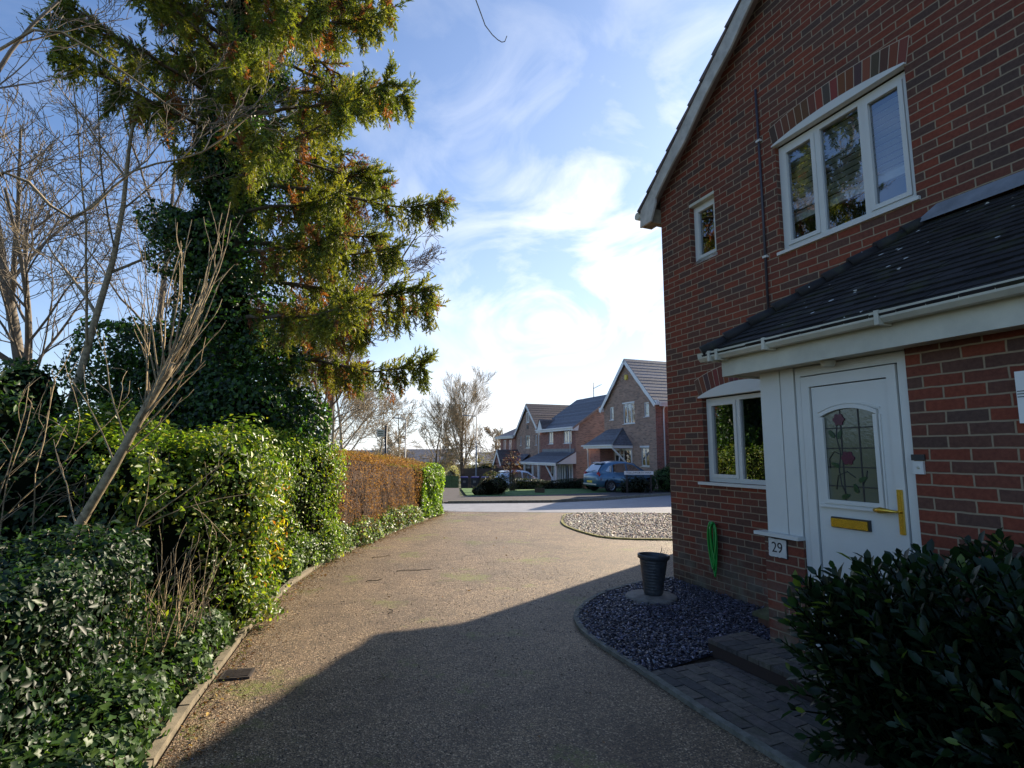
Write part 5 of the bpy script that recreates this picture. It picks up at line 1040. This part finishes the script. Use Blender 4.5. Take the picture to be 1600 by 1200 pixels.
# middle house
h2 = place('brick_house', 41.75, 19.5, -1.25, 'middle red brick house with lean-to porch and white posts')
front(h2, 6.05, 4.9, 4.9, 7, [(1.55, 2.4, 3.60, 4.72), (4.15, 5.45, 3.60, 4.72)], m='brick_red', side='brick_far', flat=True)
rm_ = MB(); rm_.face([(6.05, 0, 4.9), (6.05, 7, 4.9), (6.05, 3.6, 7.35)]); rm_.face([(0, 7, 4.9), (0, 0, 4.9), (0, 3.6, 7.35)]); rm_.build('gable_wall', M['brick_far'], h2)
r = MB(); tile_slope(r, (-.2, -.35, 4.72), (6.3, -.35, 4.72), (6.3, 3.6, 7.45), (-.2, 3.6, 7.45), .3, .012); tile_slope(r, (6.3, 7.4, 4.72), (-.2, 7.4, 4.72), (-.2, 3.6, 7.45), (6.3, 3.6, 7.45), .3, .012); rf = r.build('roof', M['tile_grey'], h2)
gutter(rf, -.1, -.4, 6.3, -.4, 4.74, fascia=.2); b = MB(); b.face([(6.31, -.38, 4.50), (6.31, .1, 4.50), (6.31, .2, 5.0), (6.31, -.38, 4.74)]); b.box(6.06, -.36, 4.5, 6.30, 0, 4.7); b.build('box_end', M['white_far'], rf)
b = MB(); b.hexa([(6.30, -.35, 4.58), (6.33, -.35, 4.58), (6.33, 3.6, 7.30), (6.30, 3.6, 7.30), (6.30, -.35, 4.74), (6.33, -.35, 4.74), (6.33, 3.6, 7.47), (6.30, 3.6, 7.47)]); b.build('bargeboard', M['soffit'], rf)
gb = MB(); gb.prism([(.25, 4.70), (1.25, 4.70), (.75, 5.6)], -.42, -.38); gb = gb.build('gablet', M['white_far'], rf); gr = MB(); tile_slope(gr, (.05, -.42, 4.7), (.05, 1.8, 4.9), (.75, 2.0, 5.68), (.75, -.45, 5.65), .3, .03); tile_slope(gr, (1.45, 1.8, 4.9), (1.45, -.42, 4.7), (.75, -.45, 5.65), (.75, 2.0, 5.68), .3, .03); gr.build('gablet_roof', M['tile'], gb)
window(h2, 1.55, 2.4, 3.60, 4.72, .05, fw=.08, mull=(1.97,), fm=M['white_far']); window(h2, 4.15, 5.45, 3.60, 4.72, .05, mull=(4.6, 5.02), fw=.07, fm=M['white_far'])
pipe(h2, .1, -.25, .6, 4.6); pipe(h2, 5.7, -.30, 2.9, 4.6)
pr = MB(); tile_slope(pr, (-.2, -1.7, 2.15), (6.2, -1.7, 2.15), (6.2, -.05, 3.0), (.7, -.05, 3.0), .3, .03); po = pr.build('porch_roof', M['tile_grey'], h2); MB().box(.6, -.12, 2.98, 6.0, -.003, 3.2).build('flashing', M['lead'], po)
MB().box(-.2, -1.72, 1.98, 6.2, -1.68, 2.15).build('fascia', M['white_far'], po); MB().bar((-.3, -1.76, 2.14), (6.3, -1.76, 2.14), .09, .09).build('porch_gutter', M['white_far'], po); w = MB(); w.face([(6.15, -1.6, 2.1), (6.15, -.01, 2.1), (6.15, -.01, 2.95)]); w.build('porch_cheek', M['white_far'], po)
for x in (.3, 1.9, 3.0, 5.9): MB().box(x - .06, -1.62, -.3, x + .06, -1.5, 1.98).build('post', M['white_far'], h2)
f_ = MB()
for x in (2.2, 2.55, 3.3, 3.65, 4.05, 4.45, 5.2, 5.6): f_.box(x - .05, -.08, -.2, x + .05, -.01, 2.1)
f_.box(2.2, -.08, 1.98, 5.6, -.01, 2.1).build('glazed_screen', M['white_far'], h2); MB().box(2.25, -.04, -.2, 5.55, -.006, 1.98).build('screen_glass', M['glass'], h2); MB().bar((4.2, -1.5, 1.95), (5.8, -1.5, .6), .09, .09).build('brace', M['white_far'], h2)
bk = MB().lathe([(.02, -.28), (.12, -.22), (.17, -.08), (.18, 0), (0, .05)], 14, o=(4.6, -1.3, 1.35)).tube([(4.6, -1.3, 1.4), (4.6, -1.3, 2.0)], .008, 4); bk.build('hanging_basket', M['twig_dark'], h2)
# aerials
ae = empty('roof_aerial', (*ud(38.9, 23.0), 6.1), ROT, 'television aerial on a mast above the middle roof', 'aerial'); MB().tube([(0, 0, -.4), (0, 0, 1.25)], .035, 6).build('mast', M['metal'], ae); q = MB().tube([(-.05, 0, .75), (1.1, .1, .98)], .022, 5)
for i in range(7): q.tube([(.05 + i * .15, -.12, .78 + i * .03), (.05 + i * .15, .18, .78 + i * .03)], .006, 4)
q.build('boom', M['metal'], ae)
# third house
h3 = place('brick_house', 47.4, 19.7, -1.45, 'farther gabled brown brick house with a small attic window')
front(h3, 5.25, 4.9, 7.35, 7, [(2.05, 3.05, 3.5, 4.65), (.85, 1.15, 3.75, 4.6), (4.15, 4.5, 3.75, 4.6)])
gable_roof_front(h3, 5.25, 9, 4.95, 7.45); window(h3, 2.05, 3.05, 3.5, 4.63, .05, mull=(2.55,), fw=.09, bars=(4.1,)); window(h3, .85, 1.15, 3.75, 4.58, .05, fw=.06, fm=M['white_far']); window(h3, 4.15, 4.5, 3.75, 4.58, .05, fw=.06, fm=M['white_far']); window(h3, 2.45, 2.95, 5.75, 6.7, -.04, fw=.08, fm=M['white_far']); MB().box(2.5, -.08, 5.2, 2.75, -.002, 5.55).build('alarm_box', M['stone'], h3)
pr = gable_roof_front(h3, 1.9, 2.6, 2.2, 3.4, .15, .1, y_=-2.0, x_=-.6, nm='porch_roof'); w = MB(); w.face([(-.6, -2.0, 2.2), (1.3, -2.0, 2.2), (.35, -2.0, 3.3)]); w.build('porch_gable', M['brick_red'], h3)
pr2 = MB(); tile_slope(pr2, (1.3, -1.4, 2.2), (3.9, -1.4, 2.2), (3.0, 0, 3.0), (1.3, 0, 3.0), .3, .03); pr2 = pr2.build('canopy_roof', M['tile_grey'], h3); MB().box(1.3, -1.44, 2.05, 3.9, -1.4, 2.22).build('canopy_fascia', M['cream'], pr2)
MB().box(-.5, -1.9, -.3, 1.2, -.003, 2.15).build('porch_wall', M['brick_red'], h3); MB().box(2.0, -.06, -.1, 3.0, -.003, 2.05).build('door', M['white_far'], h3); MB().bar((1.9, -1.3, 2.1), (3.1, -1.3, .7), .08, .08).build('brace', M['cream'], h3)
# end house
h4 = place('brick_house', 51.6, 19.7, -1.6, 'end house at the far left of the row with a low hipped roof')
front(h4, 4.0, 4.8, 4.8, 6, [(.8, 1.6, 3.4, 4.5), (2.2, 3.0, 3.4, 4.5)], m='brick_red', flat=True); window(h4, .8, 1.6, 3.4, 4.48, .05, fw=.08, mull=(1.2,), fm=M['white_far']); window(h4, 2.2, 3.0, 3.4, 4.48, .05, fw=.08, mull=(2.6,), fm=M['white_far'])
r = MB(); tile_slope(r, (-.35, -.35, 4.8), (4.2, -.35, 4.8), (4.2, 3, 6.6), (2.6, 3, 6.6), .3, .012); tile_slope(r, (-.35, 6.3, 4.8), (-.35, -.35, 4.8), (2.6, 3, 6.6), (2.6, 3.001, 6.6), .3, .012); rf = r.build('roof', M['tile_grey'], h4); gutter(rf, -.4, -.4, 4.2, -.4, 4.8, fascia=.2)
# unseen neighbour that shades the road
h5 = place('brick_house', 24.4, 19.5, -.1, 'plain gabled brick house right of the one behind the blue car'); front(h5, 5.44, 5.08, 7.78, 7, []); gable_roof_front(h5, 5.44, 7.2, 5.10, 7.80, m='tile_grey')
# far roofs beyond the trees
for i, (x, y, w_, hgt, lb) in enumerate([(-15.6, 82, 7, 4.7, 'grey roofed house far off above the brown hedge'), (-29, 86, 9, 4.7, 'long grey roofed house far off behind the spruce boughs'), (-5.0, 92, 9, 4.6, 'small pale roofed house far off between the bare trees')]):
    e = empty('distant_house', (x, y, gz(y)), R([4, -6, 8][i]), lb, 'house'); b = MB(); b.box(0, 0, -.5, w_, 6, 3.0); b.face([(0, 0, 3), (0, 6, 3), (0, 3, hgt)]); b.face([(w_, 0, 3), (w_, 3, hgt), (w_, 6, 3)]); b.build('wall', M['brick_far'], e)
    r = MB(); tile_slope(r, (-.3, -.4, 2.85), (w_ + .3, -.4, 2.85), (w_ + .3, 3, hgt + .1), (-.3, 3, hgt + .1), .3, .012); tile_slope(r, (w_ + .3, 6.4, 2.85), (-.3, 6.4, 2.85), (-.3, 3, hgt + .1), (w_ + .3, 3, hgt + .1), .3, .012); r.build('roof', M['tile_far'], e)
    for k in range(3): window(e, 1 + k * 3, 2.2 + k * 3, 1.0, 2.2, -.03, fw=.08, fm=M['white_far'])

# ------------------------------------------------------------ cars
def wheel(parent, x, y, r_=.30, w_=.19, sgn=1):
    o = MB().lathe([(r_ * .62, -w_ / 2), (r_ * .9, -w_ / 2), (r_, -w_ / 2 + .03), (r_, w_ / 2 - .03), (r_ * .9, w_ / 2), (r_ * .62, w_ / 2)], 28).build('wheel', M['rubber'], parent); o.location = (x, y, r_); o.rotation_euler = (R(90 * sgn), 0, 0)
    h = MB(); h.lathe([(0, w_ / 2 - .03), (r_ * .18, w_ / 2 - .02), (r_ * .22, w_ / 2 - .05)], 16); h.lathe([(r_ * .55, w_ / 2 - .05), (r_ * .56, w_ / 2 - .01), (r_ * .64, w_ / 2 - .005)], 28)
    for i in range(7):
        a = 2 * math.pi * i / 7; c, s = math.cos(a), math.sin(a); h.bar((c * r_ * .15, s * r_ * .15, w_ / 2 - .03), (c * r_ * .58, s * r_ * .58, w_ / 2 - .022), .05, .02)
    h.build('hub_cap', M['silver'], o); MB().lathe([(0, w_ / 2 - .07), (r_ * .6, w_ / 2 - .07)], 20).build('well', M['gap'], o); return o
def hatchback(name, label, loc, rz_, pm, group='parked cars'):
    """x forward, wheels on the ground; 3.75 m long"""
    c = empty(name, loc, rz_, label, 'car', group); Lc = 3.75; hw = .82
    # lower body: cross sections along x: (x, half width, z low, z shoulder)
    st_ = [(-1.86, .60, .42, .78), (-1.82, .72, .32, .88), (-1.6, .79, .25, .95), (-1.1, .825, .2, .97), (-.3, .835, .19, .955), (.5, .835, .19, .945), (1.0, .82, .2, .93), (1.45, .78, .22, .84), (1.72, .70, .28, .70), (1.86, .55, .38, .58)]
    def ring(x, h, zl, zs): return [(x, -h * .9, zl), (x, -h, zl + .12), (x, -h * 1.0, (zl + zs) / 2), (x, -h * .985, zs - .06), (x, -h * .90, zs), (x, 0, zs + .035), (x, h * .90, zs), (x, h * .985, zs - .06), (x, h, (zl + zs) / 2), (x, h, zl + .12), (x, h * .9, zl), (x, 0, zl)]
    b = MB(); rg = [ring(*s) for s in st_]; vs = [p for r in rg for p in r]; n = 12; fs = [(i * n + j, i * n + (j + 1) % n, (i + 1) * n + (j + 1) % n, (i + 1) * n + j)[::-1] for i in range(len(rg) - 1) for j in range(n)]; fs += [tuple(range(n))[::1], tuple((len(rg) - 1) * n + j for j in reversed(range(n)))]
    b.mesh(vs, fs, sm=True)
    # greenhouse
    gh = [(-1.70, .66, .93, .97), (-1.55, .65, .95, 1.17), (-1.36, .63, .95, 1.37), (-1.05, .62, .95, 1.485), (-.6, .62, .95, 1.54), (-.1, .62, .95, 1.53), (.38, .60, .95, 1.43), (1.05, .62, .93, .98)]
    def gr_(x, h, zb, zt): t = (zt - zb) / .58; return [(x, -.80 + .02, zb - .02), (x, -.78 + .155 * t * .55, zb + (zt - zb) * .55), (x, -.80 + .175 * t, zb + (zt - zb) * .93), (x, -h * .72 * (1 if t > .2 else 1), zt), (x, 0, zt + .02), (x, h * .72, zt), (x, .80 - .175 * t, zb + (zt - zb) * .93), (x, .78 - .155 * t * .55, zb + (zt - zb) * .55), (x, .78, zb - .02)]
    g = [gr_(*s) for s in gh]; n = 9; vs = [p for r in g for p in r]; fs = [(i * n + j, i * n + j + 1, (i + 1) * n + j + 1, (i + 1) * n + j)[::-1] for i in range(len(g) - 1) for j in range(n - 1)]; fs += [tuple(range(n)), tuple((len(g) - 1) * n + j for j in reversed(range(n)))]
    b.mesh(vs, fs, sm=True); bo = b.build('body', pm, c)
    # side windows, set just proud of the body sides
    for s, nm in ((-1, 0), (1, 1)):
        def pt_(x, t):          # height fraction along the pillar surface
            y = .795 - .165 * t; return (x, s * (y + .012), .965 + .47 * t)
        for poly in ([(-1.40, .16), (-1.02, .03), (-.98, .78), (-1.14, .70)], [(-.93, .03), (-.18, .03), (-.18, .95), (-.55, .95), (-.90, .84)], [(-.08, .03), (.84, .03), (.64, .28), (.30, .80), (-.08, .93)]):
            q = MB(); pts = [pt_(*p) for p in poly]; q.face(pts if s < 0 else pts[::-1]); w_ = q.build('side_window', M['car_glass'], c)
        MB().bar((-.25, s * .845, .72), (-.12, s * .845, .72), .02, .03).bar((-1.0, s * .845, .74), (-.87, s * .845, .74), .02, .03).build('door_handle', pm, c)
        MB().box(.48, s * .98 - .09 if s > 0 else s * .98 - .02, .93, .62, s * .98 + .02 if s > 0 else s * .98 + .09, 1.06).build('wing_mirror', pm, c)
        MB().bar((-1.0, s * .842, .42), (.9, s * .842, .42), .02, .05).build('side_trim', M['black'], c)
        tl = MB().lathe([(0, .05), (.08, .045), (.11, .0), (.11, -.05)], 18); tl = tl.build('tail_light', M['lamp_red'], c); tl.location = (-1.74, s * .66, .86); tl.rotation_euler = (0, R(-90), R(s * -28)); tl.scale = (1.35, 1, 1)
        hl = MB().lathe([(0, .05), (.08, .045), (.12, .0)], 18).build('headlight', M['silver'], c); hl.location = (1.66, s * .55, .70); hl.rotation_euler = (0, R(62), R(s * 25))
    q = MB(); q.face([(-1.70, -.56, 1.02), (-1.70, .56, 1.02), (-1.44, .48, 1.34), (-1.44, -.48, 1.34)][::-1]); q = q.build('rear_window', M['car_glass'], c); q.location.x = -.02
    MB().tube([(-1.72, .05, 1.04), (-1.66, -.35, 1.10)], .008, 4).build('rear_wiper', M['black'], c)
    q = MB(); q.face([(.93, -.66, 1.0), (.93, .66, 1.0), (.40, .54, 1.45), (.40, -.54, 1.45)]); q.build('windscreen', M['car_glass'], c).location.x = .02
    MB().hexa([(-1.46, -.5, 1.42), (-1.2, -.5, 1.45), (-1.2, .5, 1.45), (-1.46, .5, 1.42), (-1.46, -.48, 1.44), (-1.2, -.48, 1.50), (-1.2, .48, 1.50), (-1.46, .48, 1.44)]).build('spoiler', pm, c)
    pl_ = MB().box(-1.875, -.25, .46, -1.862, .25, .57).build('number_plate', M['plate_y'], c)
    MB().box(-1.88, -.62, .36, -1.83, .62, .42).build('bumper_strip', M['silver'], c)
    for s in (-1, 1):
        for x in (-1.13, 1.20):
            a = MB().lathe([(0, 0), (.355, 0), (.355, .02)], 28).build('wheel_arch', M['gap'], c); a.location = (x, s * .812, .33); a.rotation_euler = (R(-90 * s), 0, 0); wheel(c, x, s * .80, .30, .19, -s)
    return c
va = math.atan2(V[1], V[0])
cx_, cy_ = ud(24.9, 16.25); hatchback('parked_car', 'blue-grey hatchback parked on the drive before the nearest gabled house', (cx_, cy_, gz(cy_) + .05), va, M['car_blue'])
cx_, cy_ = ud(36.9, 15.6); hatchback('parked_car', 'white car mostly hidden behind the low dark hedge', (cx_, cy_, gz(cy_) + .02), va, M['car_white'])

# ------------------------------------------------------------ street furniture and gardens
ns = empty('street_sign', (6.05, 26.6, gz(26.6) + .03), R(-4), 'white street name plate in black capitals in front of the blue car', 'sign')
MB().box(-.69, -.02, .88, .69, .0, 1.05).build('plate', M['white_far'], ns); MB().box(-.6, .0, -.1, -.53, .05, 1.0).build('post', M['black'], ns); MB().box(.53, .0, -.1, .60, .05, 1.0).build('post', M['black'], ns)
text_obj('TOLLSWORTH WAY', .125, M['ink'], ns, (0, -.023, .965), (R(90), 0, 0), .001, 'lettering', 1.02)
shrub('low_shrub', 'dark low shrub beneath the street name plate', [(6.1, 27.2, gz(27.2) + .35, .75, .35, .5), (5.6, 27.2, gz(27.2) + .2, .4, .3, .35)], 2600, (.05, .09), [(.012, .018, .012), (.02, .03, .015)], [1, 1])
shrub('garden_bush', 'rounded green bush right of the street name plate', [(7.75, 28.0, gz(28) + .65, .75, .6, .72)], 4200, (.05, .10), [(.03, .075, .02), (.05, .12, .03), (.02, .04, .015)], [2, 2, 1])
shrub('shrub_clump', 'spreading dark shrub clump on the lawn corner', [(-1.05, 25.0, gz(25) + .35, .6, .5, .5), (-.6, 25.4, gz(25) + .42, .55, .5, .52), (-1.5, 24.8, gz(25) + .2, .4, .4, .3)], 5000, (.04, .09), [(.05, .05, .028), (.03, .04, .02), (.08, .075, .04), (.05, .03, .02)], [3, 3, 1, 1])
rb = shrub('red_leaf_tree', 'small red-leaved tree with pale pink blossom before the far porch', [(.05, 29.6, gz(29.6) + 1.45, .55, .5, .75)], 900, (.04, .09), [(.06, .012, .018), (.36, .27, .29), (.04, .012, .014)], [4, 1.5, 3], cat='tree', core=False, stems=22, m='leaf_matt')  # reds darkened to paint in shade the sun does not leave here
MB().tube([(-.15, 0, 0), (-.12, 0, 1.2), (-.1, 0, 2.4)], [.05, .035, .012], 7).build('trunk', M['twig_dark'], rb)
hedge('box_hedge', 'low dark clipped hedge across the front lawn', [(.2, 31.3), (4.2, 32.4)], .7, cst(.56, .05), 7000, (.04, .08), [(.018, .028, .014), (.03, .042, .018), (.04, .03, .025)], [3, 2, 1], stems=0, rough=.03)
shrub('low_shrub', 'small bushy plants at the corner of the nearest gabled house', [(4.4, 31.2, gz(31.2) + .4, .55, .4, .55), (4.75, 31.5, gz(31.5) + .7, .3, .3, .5)], 2600, (.05, .09), [(.03, .05, .02), (.05, .07, .03), (.06, .03, .03)], [2, 2, 1])
pb = empty('planter_box', (1.35, 27.3, gz(27.3) + .05), R(-5), 'small brown wooden planter box on the lawn', 'planter'); pm_ = MB()
for i in range(2): pm_.box(-.24, -.15, .01 + i * .1, .24, -.125, .10 + i * .1).box(-.24, .125, .01 + i * .1, .24, .15, .10 + i * .1).box(-.24, -.125, .01 + i * .1, -.215, .125, .10 + i * .1).box(.215, -.125, .01 + i * .1, .24, .125, .10 + i * .1)
pm_.build('boards', M['bark'], pb); MB().box(-.21, -.12, .0, .21, .12, .17).build('compost', M['soil'], pb)
n = 160; leaves('planting', rng.normal(0, 1, (n, 3)) * [.11, .07, .06] + [0, 0, .26], rng.normal(size=(n, 3)), rng.uniform(.03, .07, n), pick_cols(n, [(.05, .08, .03), (.08, .06, .03)], [1, 1]), M['leaf'], pb, .4)
# street lamps
def lamp(label, x, y, h, arm=-.75, r_=.06):
    e = empty('street_lamp', (x, y, gz(y)), 0, label, 'street lamp', 'street lamps'); MB().tube([(0, 0, -.1), (0, 0, 1.2), (0, 0, 1.22), (0, 0, h)], [r_ * 1.3, r_ * 1.3, r_, r_ * .7], 10).build('post', M['metal'], e); MB().tube([(0, 0, h - .02), (arm * .5, 0, h + .03), (arm, 0, h + .07)], .03, 8).build('arm', M['metal'], e)
    MB().hexa([(arm - .35, -.09, h + .05), (arm + .1, -.06, h + .03), (arm + .1, .06, h + .03), (arm - .35, .09, h + .05), (arm - .33, -.07, h + .13), (arm + .1, -.05, h + .11), (arm + .1, .05, h + .11), (arm - .33, .07, h + .13)]).build('lantern', M['metal'], e); return e
lamp('grey street lamp post with a short arm in front of the tallest bare tree', -2.9, 45, 5.95)
lamp('thin pale lamp post rising behind the brown hedge', -7.7, 40, 5.2, -.5, .05)
ps = empty('sign_post', (-5.7, 25, gz(25)), 0, 'dark post with a pale square sign behind the brown hedge', 'sign'); MB().tube([(0, 0, -.1), (0, 0, 3.1)], .05, 10).lathe([(0, 3.16), (.05, 3.13), (.055, 3.08)], 10).build('post', M['black'], ps)
MB().box(-.42, -.03, 2.62, -.06, -.01, 2.94).build('panel', M['plate_y'], ps).data.materials[0] = M['cream']; MB().box(-.36, -.034, 2.84, -.12, -.031, 2.87).box(-.36, -.034, 2.75, -.12, -.031, 2.78).box(-.33, -.034, 2.67, -.15, -.031, 2.70).build('marking', M['fence_green'], ps)
# bins, fences
def wbin(x, y, label, rz_=0):
    e = empty('wheelie_bin', (x, y, gz(y) + .05), rz_, label, 'bin', 'wheelie bins by the side path'); MB().hexa([(-.22, -.26, .06), (.22, -.26, .06), (.22, .22, .06), (-.22, .22, .06), (-.28, -.34, .98), (.28, -.34, .98), (.28, .34, .98), (-.28, .34, .98)]).build('body', M['bin'], e)
    MB().hexa([(-.30, -.37, .985), (.30, -.37, .985), (.30, .37, .985), (-.30, .37, .985), (-.26, -.33, 1.07), (.26, -.33, 1.04), (.26, .36, 1.07), (-.26, .36, 1.07)]).build('lid', M['bin_lid'], e); w = MB().lathe([(0, 0), (.1, 0), (.1, .05), (0, .05)], 14).build('wheel', M['rubber'], e); w.location = (-.27, .25, .1); w.rotation_euler = (0, R(90), 0); MB().box(-.10, -.345, .62, .10, -.31, .78).build('emblem', M['stone'], e)
wbin(-3.55, 41.5, 'dark wheelie bin with purple lid, leftmost of three', .1); wbin(-2.75, 41.6, 'dark wheelie bin between its two neighbours', -.05); wbin(-2.0, 41.8, 'dark wheelie bin nearest the shrub clump', .08)
def panel_fence(label, x0, x1, y, h, m, npan): 
    e = empty('fence', (x0, y, gz(y)), 0, label, 'fence'); wd = (x1 - x0) / npan
    for i in range(npan):
        q = MB(); k = max(2, int(wd / .14))
        for j in range(k): a = i * wd + .05 + (wd - .1) * j / k; q.box(a, -.012 + .004 * (j % 2), .02, a + (wd - .1) / k - .006, .012, h + random.uniform(-.015, .015))
        q.build('panel', M[m], e)
    for i in range(npan + 1): MB().box(i * wd - .045, -.045, -.2, i * wd + .045, .045, h + .06).build('post', M[m], e)
panel_fence('short algae-green fence at the left end of the bins', -5.25, -4.2, 43.5, 1.15, 'fence_green', 1)
panel_fence('brown board fence behind the bins and white car', -4.2, 1.6, 46.5, 1.75, 'fence_brown', 4)
shrub('pampas_shrub', 'pale tufted shrub above the green fence', [(-4.9, 45.4, gz(45) + 1.35, .5, .4, .45)], 900, (.06, .14), [(.45, .42, .36), (.30, .28, .2)], [1, 1], m='leaf_matt', corem='core_brown', stems=4)
shrub('garden_hedge', 'dark evergreen mass behind the brown board fence', [(-2.5, 49, gz(49) + 1.2, 1.6, .8, 1.1), (.3, 49, gz(49) + 1.0, 1.4, .8, 1.0)], 3500, (.08, .16), [(.06, .07, .035), (.10, .10, .05)], [1, 1], stems=4)
# aged rust of unused helpers
for o in list(bpy.data.objects):
    if o.type == 'MESH' and len(o.data.vertices) == 0: bpy.data.objects.remove(o)
